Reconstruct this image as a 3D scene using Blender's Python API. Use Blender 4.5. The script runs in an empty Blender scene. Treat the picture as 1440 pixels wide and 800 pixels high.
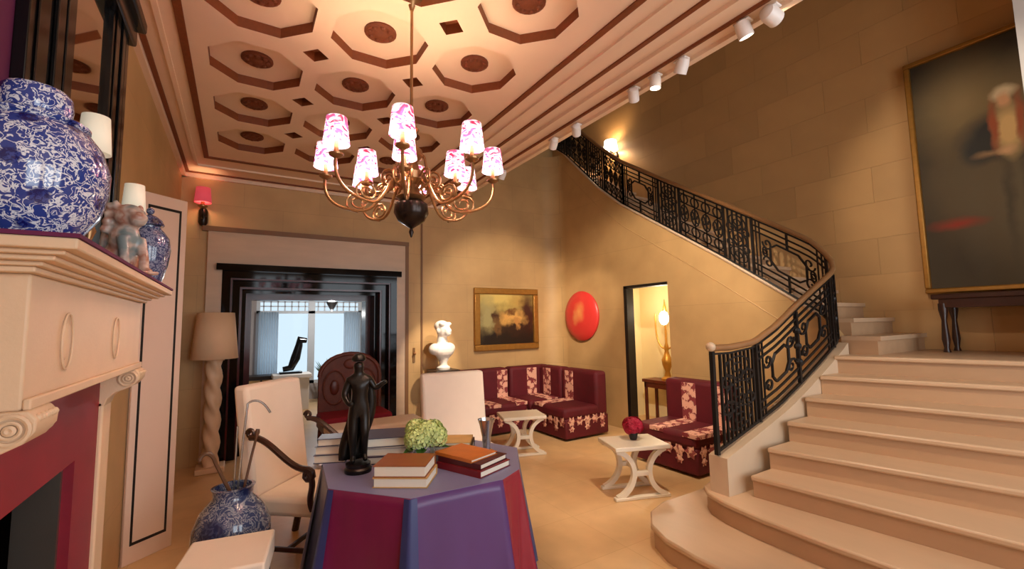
import bpy, bmesh, math, random
from mathutils import Vector, Matrix, Euler
random.seed(7)
PI = math.pi
R = math.radians
scene = bpy.context.scene
COL = scene.collection

# ------------------------------------------------------------------ camera
cam_d = bpy.data.cameras.new('camera')
cam_d.sensor_width = 36.0
cam_d.lens = 620.0 / 1440.0 * 36.0
cam_d.clip_start = 0.02
cam = bpy.data.objects.new('camera', cam_d)
COL.objects.link(cam)
CAMX = Vector((0.852, -0.524, -0.018))
CAMD = Vector((0.031, 0.085, -0.996))
CAMF = Vector((0.523, 0.847, 0.089))
CAMF.normalize(); CAMX = (CAMX - CAMF * CAMX.dot(CAMF)).normalized(); CAMU = CAMX.cross(CAMF)
mw = Matrix((CAMX, CAMU, -CAMF)).transposed().to_4x4()
mw.translation = Vector((0, 0, 1.6))
cam.matrix_world = mw
scene.camera = cam

# ------------------------------------------------------------------ world, exposure, big lights
wd = bpy.data.worlds.new('world'); scene.world = wd; wd.use_nodes = True
wd.node_tree.nodes['Background'].inputs[0].default_value = (0.72, 0.88, 1.0, 1)
wd.node_tree.nodes['Background'].inputs[1].default_value = .8
scene.view_settings.view_transform = 'Standard'
scene.view_settings.look = 'None'
scene.view_settings.exposure = 0.36
scene.view_settings.gamma = 1.0
scene.view_settings.use_curve_mapping = False

def lamp(name, kind, loc, power, col, **k):
    d = bpy.data.lights.new(name, kind); d.energy = power; d.color = col
    for a, b in k.items():
        if a not in ('aim', 'parent'): setattr(d, a, b)
    o = bpy.data.objects.new(name, d); COL.objects.link(o); o.location = loc
    if 'aim' in k:
        o.rotation_euler = (Vector(k['aim']) - Vector(loc)).to_track_quat('-Z', 'Y').to_euler()
    return o
WARM = (1.0, 0.72, 0.42)
WARM2 = (1.0, 0.83, 0.64)
CHAN = (1.0, 0.75, 0.50)
# daylight through the three windows of the wall behind the camera, and through the far room's window
for wx in (1.0, 2.9, 4.6):
    lamp('daylight_window', 'AREA', (wx, -2.42, 2.0), 38, (0.88, 0.94, 1.0), shape='RECTANGLE', size=1.3, size_y=2.4, aim=(wx, 3, 1.9))

# ------------------------------------------------------------------ materials
MATS = {}
def newmat(name):
    m = bpy.data.materials.new(name); m.use_nodes = True
    MATS[name] = m
    return m, m.node_tree.nodes, m.node_tree.links, m.node_tree.nodes['Principled BSDF']
def lin(c):
    return tuple(((v / 255) / 12.92 if v <= 10 else (((v / 255) + 0.055) / 1.055) ** 2.4) for v in c) + (1,)
def mix(n, l, fac, a, b):
    x = n.new('ShaderNodeMix'); x.data_type = 'RGBA'
    if hasattr(fac, 'links'): l.new(fac, x.inputs[0])
    else: x.inputs[0].default_value = fac
    for i, s in ((6, a), (7, b)):
        if hasattr(s, 'links'): l.new(s, x.inputs[i])
        else: x.inputs[i].default_value = s
    return x.outputs[2]
def coords(n, kind='Object'):
    return n.new('ShaderNodeTexCoord').outputs[kind]
def noise(n, l, vec, scale, detail=3, dist=0.0, rough=.5):
    t = n.new('ShaderNodeTexNoise'); l.new(vec, t.inputs['Vector'])
    t.inputs['Scale'].default_value = scale; t.inputs['Detail'].default_value = detail
    t.inputs['Distortion'].default_value = dist; t.inputs['Roughness'].default_value = rough
    return t.outputs['Fac']
def ramp(n, l, fac, stops, const=False):
    r = n.new('ShaderNodeValToRGB'); l.new(fac, r.inputs[0])
    e = r.color_ramp.elements
    if const: r.color_ramp.interpolation = 'CONSTANT'
    while len(e) > 1: e.remove(e[-1])
    e[0].position = stops[0][0]; e[0].color = stops[0][1]
    for p, c in stops[1:]:
        q = e.new(p); q.color = c
    return r.outputs[0]
def bump(n, l, b, h, strength=.2, dist=.01):
    x = n.new('ShaderNodeBump'); x.inputs['Strength'].default_value = strength; x.inputs['Distance'].default_value = dist
    l.new(h, x.inputs['Height']); l.new(x.outputs[0], b.inputs['Normal'])
def simple(name, c, rough=.5, metal=0.0, var=.12, scale=6.0, bmp=0.0, coat=0.0, stretch=None, randomise=0.0, sheen=0.0):
    m, n, l, b = newmat(name)
    c = lin(c); d = tuple(v * (1 - var) for v in c[:3]) + (1,); u = tuple(min(1, v * (1 + var)) for v in c[:3]) + (1,)
    vec = coords(n)
    if stretch:
        mp = n.new('ShaderNodeMapping'); mp.inputs['Scale'].default_value = stretch; l.new(vec, mp.inputs[0]); vec = mp.outputs[0]
    f = noise(n, l, vec, scale)
    o = mix(n, l, f, d, u)
    if randomise:
        oi = n.new('ShaderNodeObjectInfo')
        o2 = ramp(n, l, oi.outputs['Random'], [(0, (1 - randomise,) * 3 + (1,)), (1, (1 + randomise, 1 + randomise * .9, 1 + randomise * .75, 1))])
        x = n.new('ShaderNodeMix'); x.data_type = 'RGBA'; x.blend_type = 'MULTIPLY'; x.inputs[0].default_value = 1
        l.new(o, x.inputs[6]); l.new(o2, x.inputs[7]); o = x.outputs[2]
    l.new(o, b.inputs['Base Color'])
    b.inputs['Roughness'].default_value = rough; b.inputs['Metallic'].default_value = metal
    b.inputs['Coat Weight'].default_value = coat; b.inputs['Sheen Weight'].default_value = sheen
    if bmp: bump(n, l, b, noise(n, l, vec, scale * 8, 4), bmp)
    return m
def stone_wall(name, c, joint=.8):
    m, n, l, b = newmat(name)
    vec = coords(n)
    br = n.new('ShaderNodeTexBrick')
    mp = n.new('ShaderNodeMapping'); l.new(vec, mp.inputs[0])
    l.new(mp.outputs[0], br.inputs['Vector'])
    c1 = lin(c); c2 = tuple(v * .95 for v in c1[:3]) + (1,)
    br.inputs['Color1'].default_value = c1; br.inputs['Color2'].default_value = c2
    br.inputs['Mortar'].default_value = tuple(v * joint for v in c1[:3]) + (1,)
    br.inputs['Scale'].default_value = 1; br.inputs['Mortar Size'].default_value = .0025
    br.inputs['Brick Width'].default_value = .9; br.inputs['Row Height'].default_value = .45
    f = noise(n, l, vec, 2.2, 5)
    x = n.new('ShaderNodeMix'); x.data_type = 'RGBA'; x.blend_type = 'MULTIPLY'; x.inputs[0].default_value = 1
    l.new(br.outputs[0], x.inputs[6]); l.new(ramp(n, l, f, [(.25, (.82, .80, .76, 1)), (.75, (1.05, 1.04, 1.02, 1))]), x.inputs[7])
    l.new(x.outputs[2], b.inputs['Base Color']); b.inputs['Roughness'].default_value = .55
    m['map'] = mp.name
    return m
def wall_variant(name, c, rot):
    m = stone_wall(name, c)
    m.node_tree.nodes[m['map']].inputs['Rotation'].default_value = rot
    return m
wall_variant('wall_stone_back', (205, 167, 114), (R(-90), 0, 0))
wall_variant('wall_stone_side', (205, 167, 114), (R(90), R(0), R(90)))
simple('ashlar', (200, 158, 104), .55, var=.10, scale=2.5, randomise=.07)
simple('joint', (186, 144, 92), .8)
simple('plaster', (214, 182, 140), .7, var=.05)
simple('niche_cream', (238, 222, 176), .7, var=.04)
simple('ceiling_cream', (240, 208, 178), .6, var=.07, scale=3)
simple('ceiling_panel', (242, 212, 182), .6, var=.06, scale=4)
simple('ceiling_brown', (122, 60, 20), .6, var=.25, scale=40)
simple('rosette_brown', (112, 52, 18), .6, var=.3, scale=60, bmp=.4)
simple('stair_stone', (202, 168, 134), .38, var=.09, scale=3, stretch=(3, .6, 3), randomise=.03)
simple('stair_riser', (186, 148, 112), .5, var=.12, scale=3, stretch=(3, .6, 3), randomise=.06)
simple('curb_stone', (206, 180, 150), .5, var=.08)
simple('travertine', (206, 176, 146), .35, var=.12, scale=5, stretch=(.6, 1, 2.5))
simple('door_brown_trim', (128, 88, 52), .5)
simple('black_marble', (9, 8, 9), .06, var=.5, scale=6)
MATS['black_marble'].node_tree.nodes['Principled BSDF'].inputs['Specular IOR Level'].default_value = .22
simple('maroon_marble', (70, 14, 22), .2, var=.4, scale=6)
simple('red_marble', (132, 18, 40), .5, var=.28, scale=5)
simple('mantel_stone', (222, 190, 156), .55, var=.06, scale=9, bmp=.08)
simple('firebox', (4, 3, 3), 1.0)
MATS['firebox'].node_tree.nodes['Principled BSDF'].inputs['Specular IOR Level'].default_value = 0
simple('steel', (120, 112, 104), .35, metal=.8)
simple('plum', (96, 22, 66), .8, var=.2, scale=4)
simple('black_lacquer', (12, 11, 12), .18, var=.3)
simple('screen_cream', (236, 206, 184), .65, var=.05, scale=2)
simple('screen_black', (20, 14, 14), .5)
simple('white_fabric', (244, 224, 204), .85, var=.03, scale=12, sheen=.2)
simple('dark_wood', (58, 30, 20), .32, var=.3, scale=6, stretch=(1, 1, 6), coat=.2)
simple('red_wood', (92, 34, 24), .35, var=.3, scale=10)
simple('carved_wood', (104, 48, 34), .4, var=.4, scale=22, bmp=.5)
simple('crimson', (140, 14, 40), .8, var=.15)
simple('iron', (26, 24, 24), .42, metal=.35, var=.4, scale=20)
simple('handrail_wood', (146, 104, 66), .28, var=.15, coat=.4)
simple('brass', (158, 118, 78), .3, metal=.75, var=.25, scale=12)
simple('dark_bronze', (46, 36, 32), .25, metal=.7, var=.3)
simple('statue_bronze', (38, 34, 32), .32, metal=.6, var=.4, scale=9)
simple('gold', (190, 140, 60), .35, metal=.7, var=.25, scale=18)
simple('gilt_frame', (168, 120, 52), .4, metal=.55, var=.3, scale=18)
simple('white_marble', (246, 240, 230), .4, var=.04)
simple('white_lacquer', (238, 226, 204), .35, var=.04)
simple('lampshade_cream', (232, 198, 160), .8, var=.04)
simple('twist_cream', (226, 192, 156), .5, var=.06)
simple('velvet', (88, 4, 20), .7, var=.4, scale=7)
simple('white_metal', (236, 228, 222), .4)
simple('paper', (240, 230, 212), .8, var=.05, stretch=(1, 1, 30), scale=20)
for nm, c in dict(cover_brown=(150, 84, 40), cover_red=(120, 14, 26), cover_maroon=(78, 14, 22), cover_black=(24, 20, 20), cover_slate=(66, 64, 86),
                  cover_grey=(150, 146, 150), cover_tan=(206, 164, 100), cover_orange=(200, 112, 40), cover_white=(236, 228, 214), cover_plum=(54, 38, 62)).items():
    simple(nm, c, .45, var=.18, scale=14)
simple('silver', (190, 190, 192), .2, metal=.9)
simple('leaf', (62, 104, 40), .5, var=.3, scale=12)
simple('hydrangea', (204, 222, 140), .6, var=.45, scale=40)
simple('red_flower', (176, 14, 52), .6, var=.35, scale=26)
simple('white_paint', (236, 232, 226), .6, var=.03)
simple('far_room_wall', (170, 160, 156), .7, var=.05)
simple('far_floor', (120, 100, 84), .4, var=.1)
simple('window_paint', (205, 210, 214), .5, var=.03)
simple('pedestal_dark', (54, 40, 32), .4, var=.3)
simple('silk_blue', (72, 82, 132), .38, var=.18, scale=3, stretch=(1, 1, .3), sheen=.12)
simple('silk_navy', (52, 60, 116), .36, var=.2, scale=3, stretch=(1, 1, .3), sheen=.12)
simple('silk_crimson', (122, 22, 74), .36, var=.3, scale=3.5, stretch=(2, 2, .5), sheen=.12)
simple('silk_purple', (90, 56, 116), .36, var=.18, scale=3, stretch=(1, 1, .3), sheen=.12)
simple('silk_red', (150, 34, 52), .38, var=.15, scale=3, stretch=(1, 1, .3), sheen=.12)
simple('silk_top', (120, 118, 160), .38, var=.08, scale=3, sheen=.1)
simple('curtain_white', (226, 236, 240), .8, var=.04)
def sheer():
    m = MATS['curtain_white']; n = m.node_tree.nodes; l = m.node_tree.links; b = n['Principled BSDF']
    t = n.new('ShaderNodeBsdfTranslucent'); t.inputs[0].default_value = (.9, .95, 1, 1)
    x = n.new('ShaderNodeMixShader'); x.inputs[0].default_value = .75
    l.new(b.outputs[0], x.inputs[1]); l.new(t.outputs[0], x.inputs[2]); l.new(x.outputs[0], n['Material Output'].inputs[0])
sheer()
simple('cane_wood', (96, 62, 38), .4, var=.2)

def floor_mat():
    m, n, l, b = newmat('floor_parquet')
    vec = coords(n)
    br = n.new('ShaderNodeTexBrick'); l.new(vec, br.inputs['Vector'])
    br.inputs['Color1'].default_value = lin((228, 190, 140)); br.inputs['Color2'].default_value = lin((222, 182, 130)); br.inputs['Mortar'].default_value = lin((206, 164, 112))
    br.inputs['Scale'].default_value = 1; br.inputs['Mortar Size'].default_value = .002; br.inputs['Brick Width'].default_value = .6; br.inputs['Row Height'].default_value = .6; br.offset = 0
    f = noise(n, l, vec, 5, 6)
    x = n.new('ShaderNodeMix'); x.data_type = 'RGBA'; x.blend_type = 'MULTIPLY'; x.inputs[0].default_value = 1
    l.new(br.outputs[0], x.inputs[6]); l.new(ramp(n, l, f, [(.2, (.88, .86, .84, 1)), (.8, (1.06, 1.05, 1.04, 1))]), x.inputs[7])
    l.new(x.outputs[2], b.inputs['Base Color']); b.inputs['Roughness'].default_value = .32
floor_mat()

def porcelain(name, white, blue, dark, scale, thr=.5, dist=2.2):
    m, n, l, b = newmat(name)
    vec = coords(n)
    f = noise(n, l, vec, scale, 2.5, dist)
    fine = ramp(n, l, f, [(thr - .05, blue), (thr - .015, white), (thr + .035, white), (thr + .06, blue)])
    v = n.new('ShaderNodeTexVoronoi'); l.new(vec, v.inputs['Vector']); v.inputs['Scale'].default_value = scale * .24
    big = ramp(n, l, v.outputs['Distance'], [(0.0, (1, 1, 1, 1)), (.22, (1, 1, 1, 1)), (.30, (0, 0, 0, 1))])
    f2 = noise(n, l, vec, scale * 2.2, 2, 1)
    bigc = ramp(n, l, f2, [(.48, dark), (.60, blue)])
    l.new(mix(n, l, big, fine, bigc), b.inputs['Base Color'])
    b.inputs['Roughness'].default_value = .12; b.inputs['Coat Weight'].default_value = .5
porcelain('porcelain', lin((226, 228, 236)), lin((46, 66, 142)), lin((14, 24, 92)), 58, dist=1.2)
porcelain('porcelain_dark', lin((132, 140, 164)), lin((48, 58, 100)), lin((28, 32, 66)), 34)
porcelain('porcelain_grey', lin((150, 156, 170)), lin((62, 74, 112)), lin((34, 42, 82)), 15, dist=3)

def glow_mat(name, c, strength, pattern=None):
    m, n, l, b = newmat(name)
    b.inputs['Base Color'].default_value = lin(c); b.inputs['Roughness'].default_value = .8
    b.inputs['Emission Color'].default_value = lin(c); b.inputs['Emission Strength'].default_value = strength
    return m
def printed_shade(name, seed, strength):
    m, n, l, b = newmat(name)
    vec = coords(n)
    mp = n.new('ShaderNodeMapping'); l.new(vec, mp.inputs[0]); mp.inputs['Location'].default_value = (seed * 3.1, seed * 1.7, seed); mp.inputs['Scale'].default_value = (1, 1, 1.6)
    f = noise(n, l, mp.outputs[0], 16, 2.5, 1.2)
    col = ramp(n, l, f, [(.36, lin((196, 44, 84))), (.43, lin((240, 150, 170))), (.47, lin((255, 232, 234))), (.54, lin((255, 238, 236))), (.58, lin((200, 120, 186))), (.66, lin((214, 90, 130)))])
    l.new(col, b.inputs['Base Color']); l.new(col, b.inputs['Emission Color'])
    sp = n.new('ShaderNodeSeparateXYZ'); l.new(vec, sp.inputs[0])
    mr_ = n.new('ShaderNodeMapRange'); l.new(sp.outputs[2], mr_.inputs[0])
    mr_.inputs[1].default_value = 0; mr_.inputs[2].default_value = .135; mr_.inputs[3].default_value = strength * 2.4; mr_.inputs[4].default_value = strength * .62  # glow of the bulb painted into the emission, stronger towards the bottom
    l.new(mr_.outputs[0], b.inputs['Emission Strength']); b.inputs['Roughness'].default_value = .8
    return m
SHADES = [printed_shade('printed_shade_%d' % i, i + 1, 1.15) for i in range(5)]
glow_mat('bulb_glow', (255, 236, 205), 30)
glow_mat('spot_lens', (255, 238, 205), 14)
glow_mat('white_glow_shade', (255, 244, 226), 5)
glow_mat('pink_shade', (222, 80, 92), .35)
glow_mat('ivory_shade', (244, 232, 206), .25)
glow_mat('niche_globe', (255, 246, 222), 9)

def blobs(name, base, items, rough=.35, nz=.06, nscale=9):
    """Painted picture, or painted reflection on the disc: soft blobs of colour on the canvas, in the canvas's own coordinates."""
    m, n, l, b = newmat(name)
    vec = coords(n)
    nt = n.new('ShaderNodeTexNoise'); l.new(vec, nt.inputs['Vector']); nt.inputs['Scale'].default_value = nscale; nt.inputs['Detail'].default_value = 4
    sub = n.new('ShaderNodeVectorMath'); sub.operation = 'SUBTRACT'; l.new(nt.outputs['Color'], sub.inputs[0]); sub.inputs[1].default_value = (.5, .5, .5)
    sc = n.new('ShaderNodeVectorMath'); sc.operation = 'SCALE'; l.new(sub.outputs[0], sc.inputs[0]); sc.inputs['Scale'].default_value = nz * 4
    ad = n.new('ShaderNodeVectorMath'); l.new(vec, ad.inputs[0]); l.new(sc.outputs[0], ad.inputs[1])
    cur = lin(base)
    for (cx, cz, rx, rz, c, soft) in items:
        mp = n.new('ShaderNodeMapping'); mp.vector_type = 'TEXTURE'
        mp.inputs['Location'].default_value = (cx, 0, cz); mp.inputs['Scale'].default_value = (rx, 50, rz)
        l.new(ad.outputs[0], mp.inputs[0])
        g = n.new('ShaderNodeVectorMath'); g.operation = 'LENGTH'; l.new(mp.outputs[0], g.inputs[0])
        k = ramp(n, l, g.outputs['Value'], [(max(0, 1 - soft) * .5, (1, 1, 1, 1)), (.5 + soft * .45, (0, 0, 0, 1))])
        # ramp domain is 0..1, so halve the distance
        h = n.new('ShaderNodeMath'); h.operation = 'MULTIPLY'; h.inputs[1].default_value = .5
        l.new(g.outputs['Value'], h.inputs[0]); l.new(h.outputs[0], k.node.inputs[0])
        cur = mix(n, l, k, cur, lin(c))
    l.new(cur, b.inputs['Base Color']); b.inputs['Roughness'].default_value = rough
    return m
blobs('cattle_painting', (92, 62, 30), [
    (-.15, .38, .60, .22, (226, 200, 112), .7), (-.38, .02, .16, .30, (176, 164, 110), .6), (.30, .30, .22, .12, (196, 160, 84), .6), (.42, .0, .14, .45, (64, 30, 14), .5),
    (.10, .00, .26, .13, (224, 172, 92), .4), (.0, -.36, .75, .20, (30, 18, 12), .4), (.18, -.16, .26, .12, (48, 26, 14), .5), (-.22, .05, .05, .10, (70, 38, 18), .4), (-.20, -.12, .06, .14, (120, 84, 44), .5),
    (.06, .13, .10, .05, (120, 76, 34), .5), (.20, -.06, .05, .09, (196, 140, 74), .5)])
blobs('portrait_painting', (84, 70, 46), [
    (.3, .98, 1.6, .26, (36, 28, 18), .6), (-.86, .3, .12, 1.2, (46, 38, 26), .7), (-.52, .62, .30, .34, (136, 116, 78), .9), (.35, .5, .4, .5, (120, 102, 70), .8), (-.62, -.1, .24, .3, (92, 78, 54), .9),
    (-.1, -.95, 1.2, .34, (58, 48, 32), .7), (-.20, -.40, .30, .62, (104, 92, 70), .7), (-.24, .24, .30, .22, (44, 44, 44), .35), (-.42, .12, .13, .13, (48, 48, 46), .4), (-.02, .12, .14, .2, (46, 46, 44), .4),
    (-.14, -.35, .035, .5, (72, 64, 50), .8), (-.27, -.4, .03, .5, (78, 70, 54), .8), (-.02, -.35, .09, .5, (160, 140, 106), .7),
    (-.23, .26, .085, .22, (214, 180, 122), .5), (-.32, .33, .03, .22, (160, 82, 48), .6), (-.15, .33, .03, .22, (160, 82, 48), .6), (-.24, .62, .075, .06, (206, 186, 152), .5), (-.24, .55, .045, .065, (208, 158, 118), .4),
    (-.36, .07, .09, .03, (150, 120, 88), .8), (-.26, .07, .05, .04, (210, 168, 126), .6), (-.64, -.55, .15, .045, (146, 48, 28), .8)], rough=.7, nz=.02, nscale=6)
blobs('lacquer_disc', (218, 58, 52), [(.04, .06, .09, .12, (232, 150, 86), .8), (-.06, -.03, .06, .09, (228, 140, 84), .8)], rough=.35, nz=.03)  # orange blobs are the spotlight's reflection painted into the red lacquer

def floral(name, ground, fl, scale):
    m, n, l, b = newmat(name)
    vec = coords(n)
    v = n.new('ShaderNodeTexVoronoi'); l.new(vec, v.inputs['Vector']); v.inputs['Scale'].default_value = scale
    f = noise(n, l, vec, scale * 1.6, 3, 2)
    a = n.new('ShaderNodeMath'); a.operation = 'ADD'; l.new(v.outputs['Distance'], a.inputs[0]); l.new(f, a.inputs[1]); a.use_clamp = False
    k_ = n.new('ShaderNodeMath'); k_.operation = 'MULTIPLY'; k_.inputs[1].default_value = .6; l.new(a.outputs[0], k_.inputs[0])
    l.new(ramp(n, l, k_.outputs[0], [(.60, fl), (.64, tuple(x * .8 for x in fl[:3]) + (1,)), (.67, ground)]), b.inputs['Base Color'])
    b.inputs['Roughness'].default_value = .85
floral('floral_stripe', lin((128, 48, 52)), lin((226, 170, 146)), 13)
floral('floral_trim', lin((150, 74, 70)), lin((228, 176, 150)), 22)
simple('gallery_sky', (190, 214, 226), .8)
def glass_mat():
    m, n, l, b = newmat('glass')
    b.inputs['Transmission Weight'].default_value = 1; b.inputs['Roughness'].default_value = .02; b.inputs['IOR'].default_value = 1.1
    b.inputs['Base Color'].default_value = (.95, .98, 1, 1)
glass_mat()
def mirror_mat():
    m, n, l, b = newmat('mirror_glass')
    b.inputs['Metallic'].default_value = 1; b.inputs['Roughness'].default_value = .03; b.inputs['Base Color'].default_value = (.62, .56, .46, 1)
mirror_mat()
def ceramic_dog():
    m, n, l, b = newmat('sancai')
    f = noise(n, l, coords(n), 9, 3)
    l.new(ramp(n, l, f, [(.38, lin((120, 132, 132))), (.48, lin((196, 172, 158))), (.56, lin((170, 116, 96))), (.64, lin((214, 190, 172)))]), b.inputs['Base Color'])
    b.inputs['Roughness'].default_value = .25
ceramic_dog()

# ------------------------------------------------------------------ mesh helpers
class MB:
    def __init__(s): s.v = []; s.f = []
    def add(s, vs, fs):
        o = len(s.v); s.v += [tuple(p) for p in vs]; s.f += [tuple(i + o for i in f) for f in fs]; return s
    def box(s, x0, x1, y0, y1, z0, z1):
        return s.add([(x0, y0, z0), (x1, y0, z0), (x1, y1, z0), (x0, y1, z0), (x0, y0, z1), (x1, y0, z1), (x1, y1, z1), (x0, y1, z1)],
                     [(3, 2, 1, 0), (4, 5, 6, 7), (0, 1, 5, 4), (1, 2, 6, 5), (2, 3, 7, 6), (3, 0, 4, 7)])
    def cbox(s, c, d):
        return s.box(c[0] - d[0] / 2, c[0] + d[0] / 2, c[1] - d[1] / 2, c[1] + d[1] / 2, c[2] - d[2] / 2, c[2] + d[2] / 2)
    def prism(s, poly, z0, z1, M=None):
        n = len(poly)
        z0s = z0 if isinstance(z0, (list, tuple)) else [z0] * n
        z1s = z1 if isinstance(z1, (list, tuple)) else [z1] * n
        vs = [(p[0], p[1], z) for p, z in zip(poly, z0s)] + [(p[0], p[1], z) for p, z in zip(poly, z1s)]
        if M: vs = [tuple(M(v)) for v in vs]
        return s.add(vs, [tuple(range(n))[::-1], tuple(range(n, 2 * n))] + [(i, (i + 1) % n, n + (i + 1) % n, n + i) for i in range(n)])
    def lathe(s, prof, n=24, c=(0, 0, 0), cap=True, lobes=0, amp=0):
        vs = []
        for r, z in prof:
            for i in range(n):
                a = 2 * PI * i / n; q = r * (1 + (amp * math.cos(lobes * a) if lobes else 0))
                vs.append((c[0] + q * math.cos(a), c[1] + q * math.sin(a), c[2] + z))
        fs = []
        for j in range(len(prof) - 1):
            for i in range(n):
                k = (i + 1) % n; fs.append((j * n + i, j * n + k, (j + 1) * n + k, (j + 1) * n + i))
        if cap: fs += [tuple(range(n))[::-1], tuple((len(prof) - 1) * n + i for i in range(n))]
        return s.add(vs, fs)
    def tube(s, pts, r, n=8, cap=True, closed=False):
        P = [Vector(p) for p in pts]; m = len(P)
        rs = r if isinstance(r, (list, tuple)) else [r] * m
        up = None; vs = []
        for i in range(m):
            if closed: t = P[(i + 1) % m] - P[i - 1]
            else: t = P[min(i + 1, m - 1)] - P[max(i - 1, 0)]
            if t.length < 1e-9: t = Vector((0, 0, 1))
            t.normalize()
            if up is None:
                up = Vector((0, 0, 1)) if abs(t.z) < .9 else Vector((1, 0, 0))
            up = (up - t * up.dot(t))
            if up.length < 1e-6: up = t.orthogonal()
            up.normalize(); sd = t.cross(up)
            for k in range(n):
                a = 2 * PI * (k + .5) / n
                vs.append(P[i] + (up * math.cos(a) + sd * math.sin(a)) * rs[i])
        fs = []
        for i in range(m if closed else m - 1):
            j = (i + 1) % m
            for k in range(n):
                q = (k + 1) % n; fs.append((i * n + k, i * n + q, j * n + q, j * n + k))
        if cap and not closed: fs += [tuple(range(n))[::-1], tuple((m - 1) * n + k for k in range(n))]
        return s.add(vs, fs)
    def ball(s, c, r, nu=14, nv=9):
        rx, ry, rz = r if isinstance(r, (list, tuple)) else (r, r, r)
        vs = [(c[0], c[1], c[2] - rz)]
        for j in range(1, nv):
            p = -PI / 2 + PI * j / nv
            for i in range(nu):
                a = 2 * PI * i / nu
                vs.append((c[0] + rx * math.cos(p) * math.cos(a), c[1] + ry * math.cos(p) * math.sin(a), c[2] + rz * math.sin(p)))
        vs.append((c[0], c[1], c[2] + rz)); T = len(vs) - 1
        fs = [(0, 1 + (i + 1) % nu, 1 + i) for i in range(nu)]
        for j in range(nv - 2):
            for i in range(nu):
                a = 1 + j * nu + i; b = 1 + j * nu + (i + 1) % nu
                fs.append((a, b, b + nu, a + nu))
        fs += [(T, 1 + (nv - 2) * nu + i, 1 + (nv - 2) * nu + (i + 1) % nu) for i in range(nu)]
        return s.add(vs, fs)
    def mesh(s, name, smooth=40):
        me = bpy.data.meshes.new(name); me.from_pydata(s.v, [], s.f); me.validate(); me.update()
        bm = bmesh.new(); bm.from_mesh(me); bmesh.ops.recalc_face_normals(bm, faces=bm.faces); bm.to_mesh(me); bm.free()
        if smooth:
            me.shade_smooth(); me.set_sharp_from_angle(angle=R(smooth))
        return me
    def build(s, name, mat, parent=None, smooth=40, bevel=0, seg=2, loc=None, rot=None, remesh=0, subsurf=0):
        me = s.mesh(name, smooth); o = bpy.data.objects.new(name, me); COL.objects.link(o)
        me.materials.append(MATS[mat] if isinstance(mat, str) else mat)
        if bevel:
            b = o.modifiers.new('bevel', 'BEVEL'); b.width = bevel; b.segments = seg; b.limit_method = 'ANGLE'; b.angle_limit = R(40)
            me.shade_smooth()
            me.set_sharp_from_angle(angle=R(75))
        if remesh:
            b = o.modifiers.new('remesh', 'REMESH'); b.mode = 'VOXEL'; b.voxel_size = remesh; b.use_smooth_shade = True
            b2 = o.modifiers.new('smooth', 'SMOOTH'); b2.iterations = 4; b2.factor = .5
        if subsurf:
            b = o.modifiers.new('subsurf', 'SUBSURF'); b.levels = subsurf; b.render_levels = subsurf
        if parent: o.parent = parent
        if loc: o.location = loc
        if rot: o.rotation_euler = rot
        return o
def tag(o, label, cat, group=None):
    o['label'] = label; o['category'] = cat
    if group: o['group'] = group
    return o
def thing(name, label, cat, loc=(0, 0, 0), rz=0, group=None, rot=None):
    o = bpy.data.objects.new(name, None); COL.objects.link(o); o.empty_display_size = .1
    o.location = loc; o.rotation_euler = rot if rot else (0, 0, rz)
    return tag(o, label, cat, group)
def struct(o, label=None, cat=None):
    o['kind'] = 'structure'
    if label: o['label'] = label
    if cat: o['category'] = cat
    return o
def inst(src, name, parent, loc=None, rot=None):
    c = bpy.data.objects.new(name, src.data); COL.objects.link(c)
    for md in src.modifiers:
        q = c.modifiers.new(md.name, md.type)
        for a in ('width', 'segments', 'limit_method', 'angle_limit'):
            if hasattr(md, a): setattr(q, a, getattr(md, a))
    c.parent = parent
    if loc: c.location = loc
    if rot: c.rotation_euler = rot
    return c
def copy_tree(o, parent=None):
    c = o.copy(); COL.objects.link(c); c.parent = parent
    for ch in list(o.children): copy_tree(ch, c)
    return c
def bez(p0, p1, p2, p3, n=12):
    p0, p1, p2, p3 = map(Vector, (p0, p1, p2, p3)); out = []
    for i in range(n + 1):
        t = i / n; out.append(p0 * (1 - t) ** 3 + p1 * 3 * t * (1 - t) ** 2 + p2 * 3 * t * t * (1 - t) + p3 * t ** 3)
    return out

# ------------------------------------------------------------------ dimensions
XL, XW, XF = -.65, 4.97, 6.1          # left wall, wall under the stair, stairwell wall
YN, YB = -2.5, 6.5                    # wall behind the camera, back wall
ZC = 3.5; XE = 2.77                   # ceiling, its open edge over the stairwell
RIS = .1575

# ------------------------------------------------------------------ structure
fl = struct(MB().box(-1.6, XF, YN, 11.2, -.1, 0).build('floor', 'floor_parquet', smooth=0), 'warm tan stone floor of the hall', 'floor')
# left wall
struct(MB().box(XL - .15, XL, YN, YB, 0, 4.3).build('wall_left', 'wall_stone_side', smooth=0), 'tan stone wall behind the fireplace', 'wall')
# back wall with the big doorway (opening X -.2..1.97, z 0..2.37)
DX0, DX1, DZ = -.20, 1.97, 2.37
wb = MB()
wb.box(XL - .15, DX0, YB, YB + .2, 0, 4.95).box(DX0, DX1, YB, YB + .2, DZ, 4.95).box(DX1, XW + .1, YB, YB + .2, 0, 4.95)
wall_back = struct(wb.build('wall_back', 'wall_stone_back', smooth=0), 'honey stone back wall with the black doorway', 'wall')
# rounded fillet where back wall meets the wall under the stair, part of the back wall
fr = .30; pf = [(XW, YB)] + [(XW - fr + fr * math.cos(a), YB - fr + fr * math.sin(a)) for a in [R(90 * i / 10) for i in range(11)]]
MB().prism(pf, 0, 4.7).build('corner_cove', 'wall_stone_back', wall_back)
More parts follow.
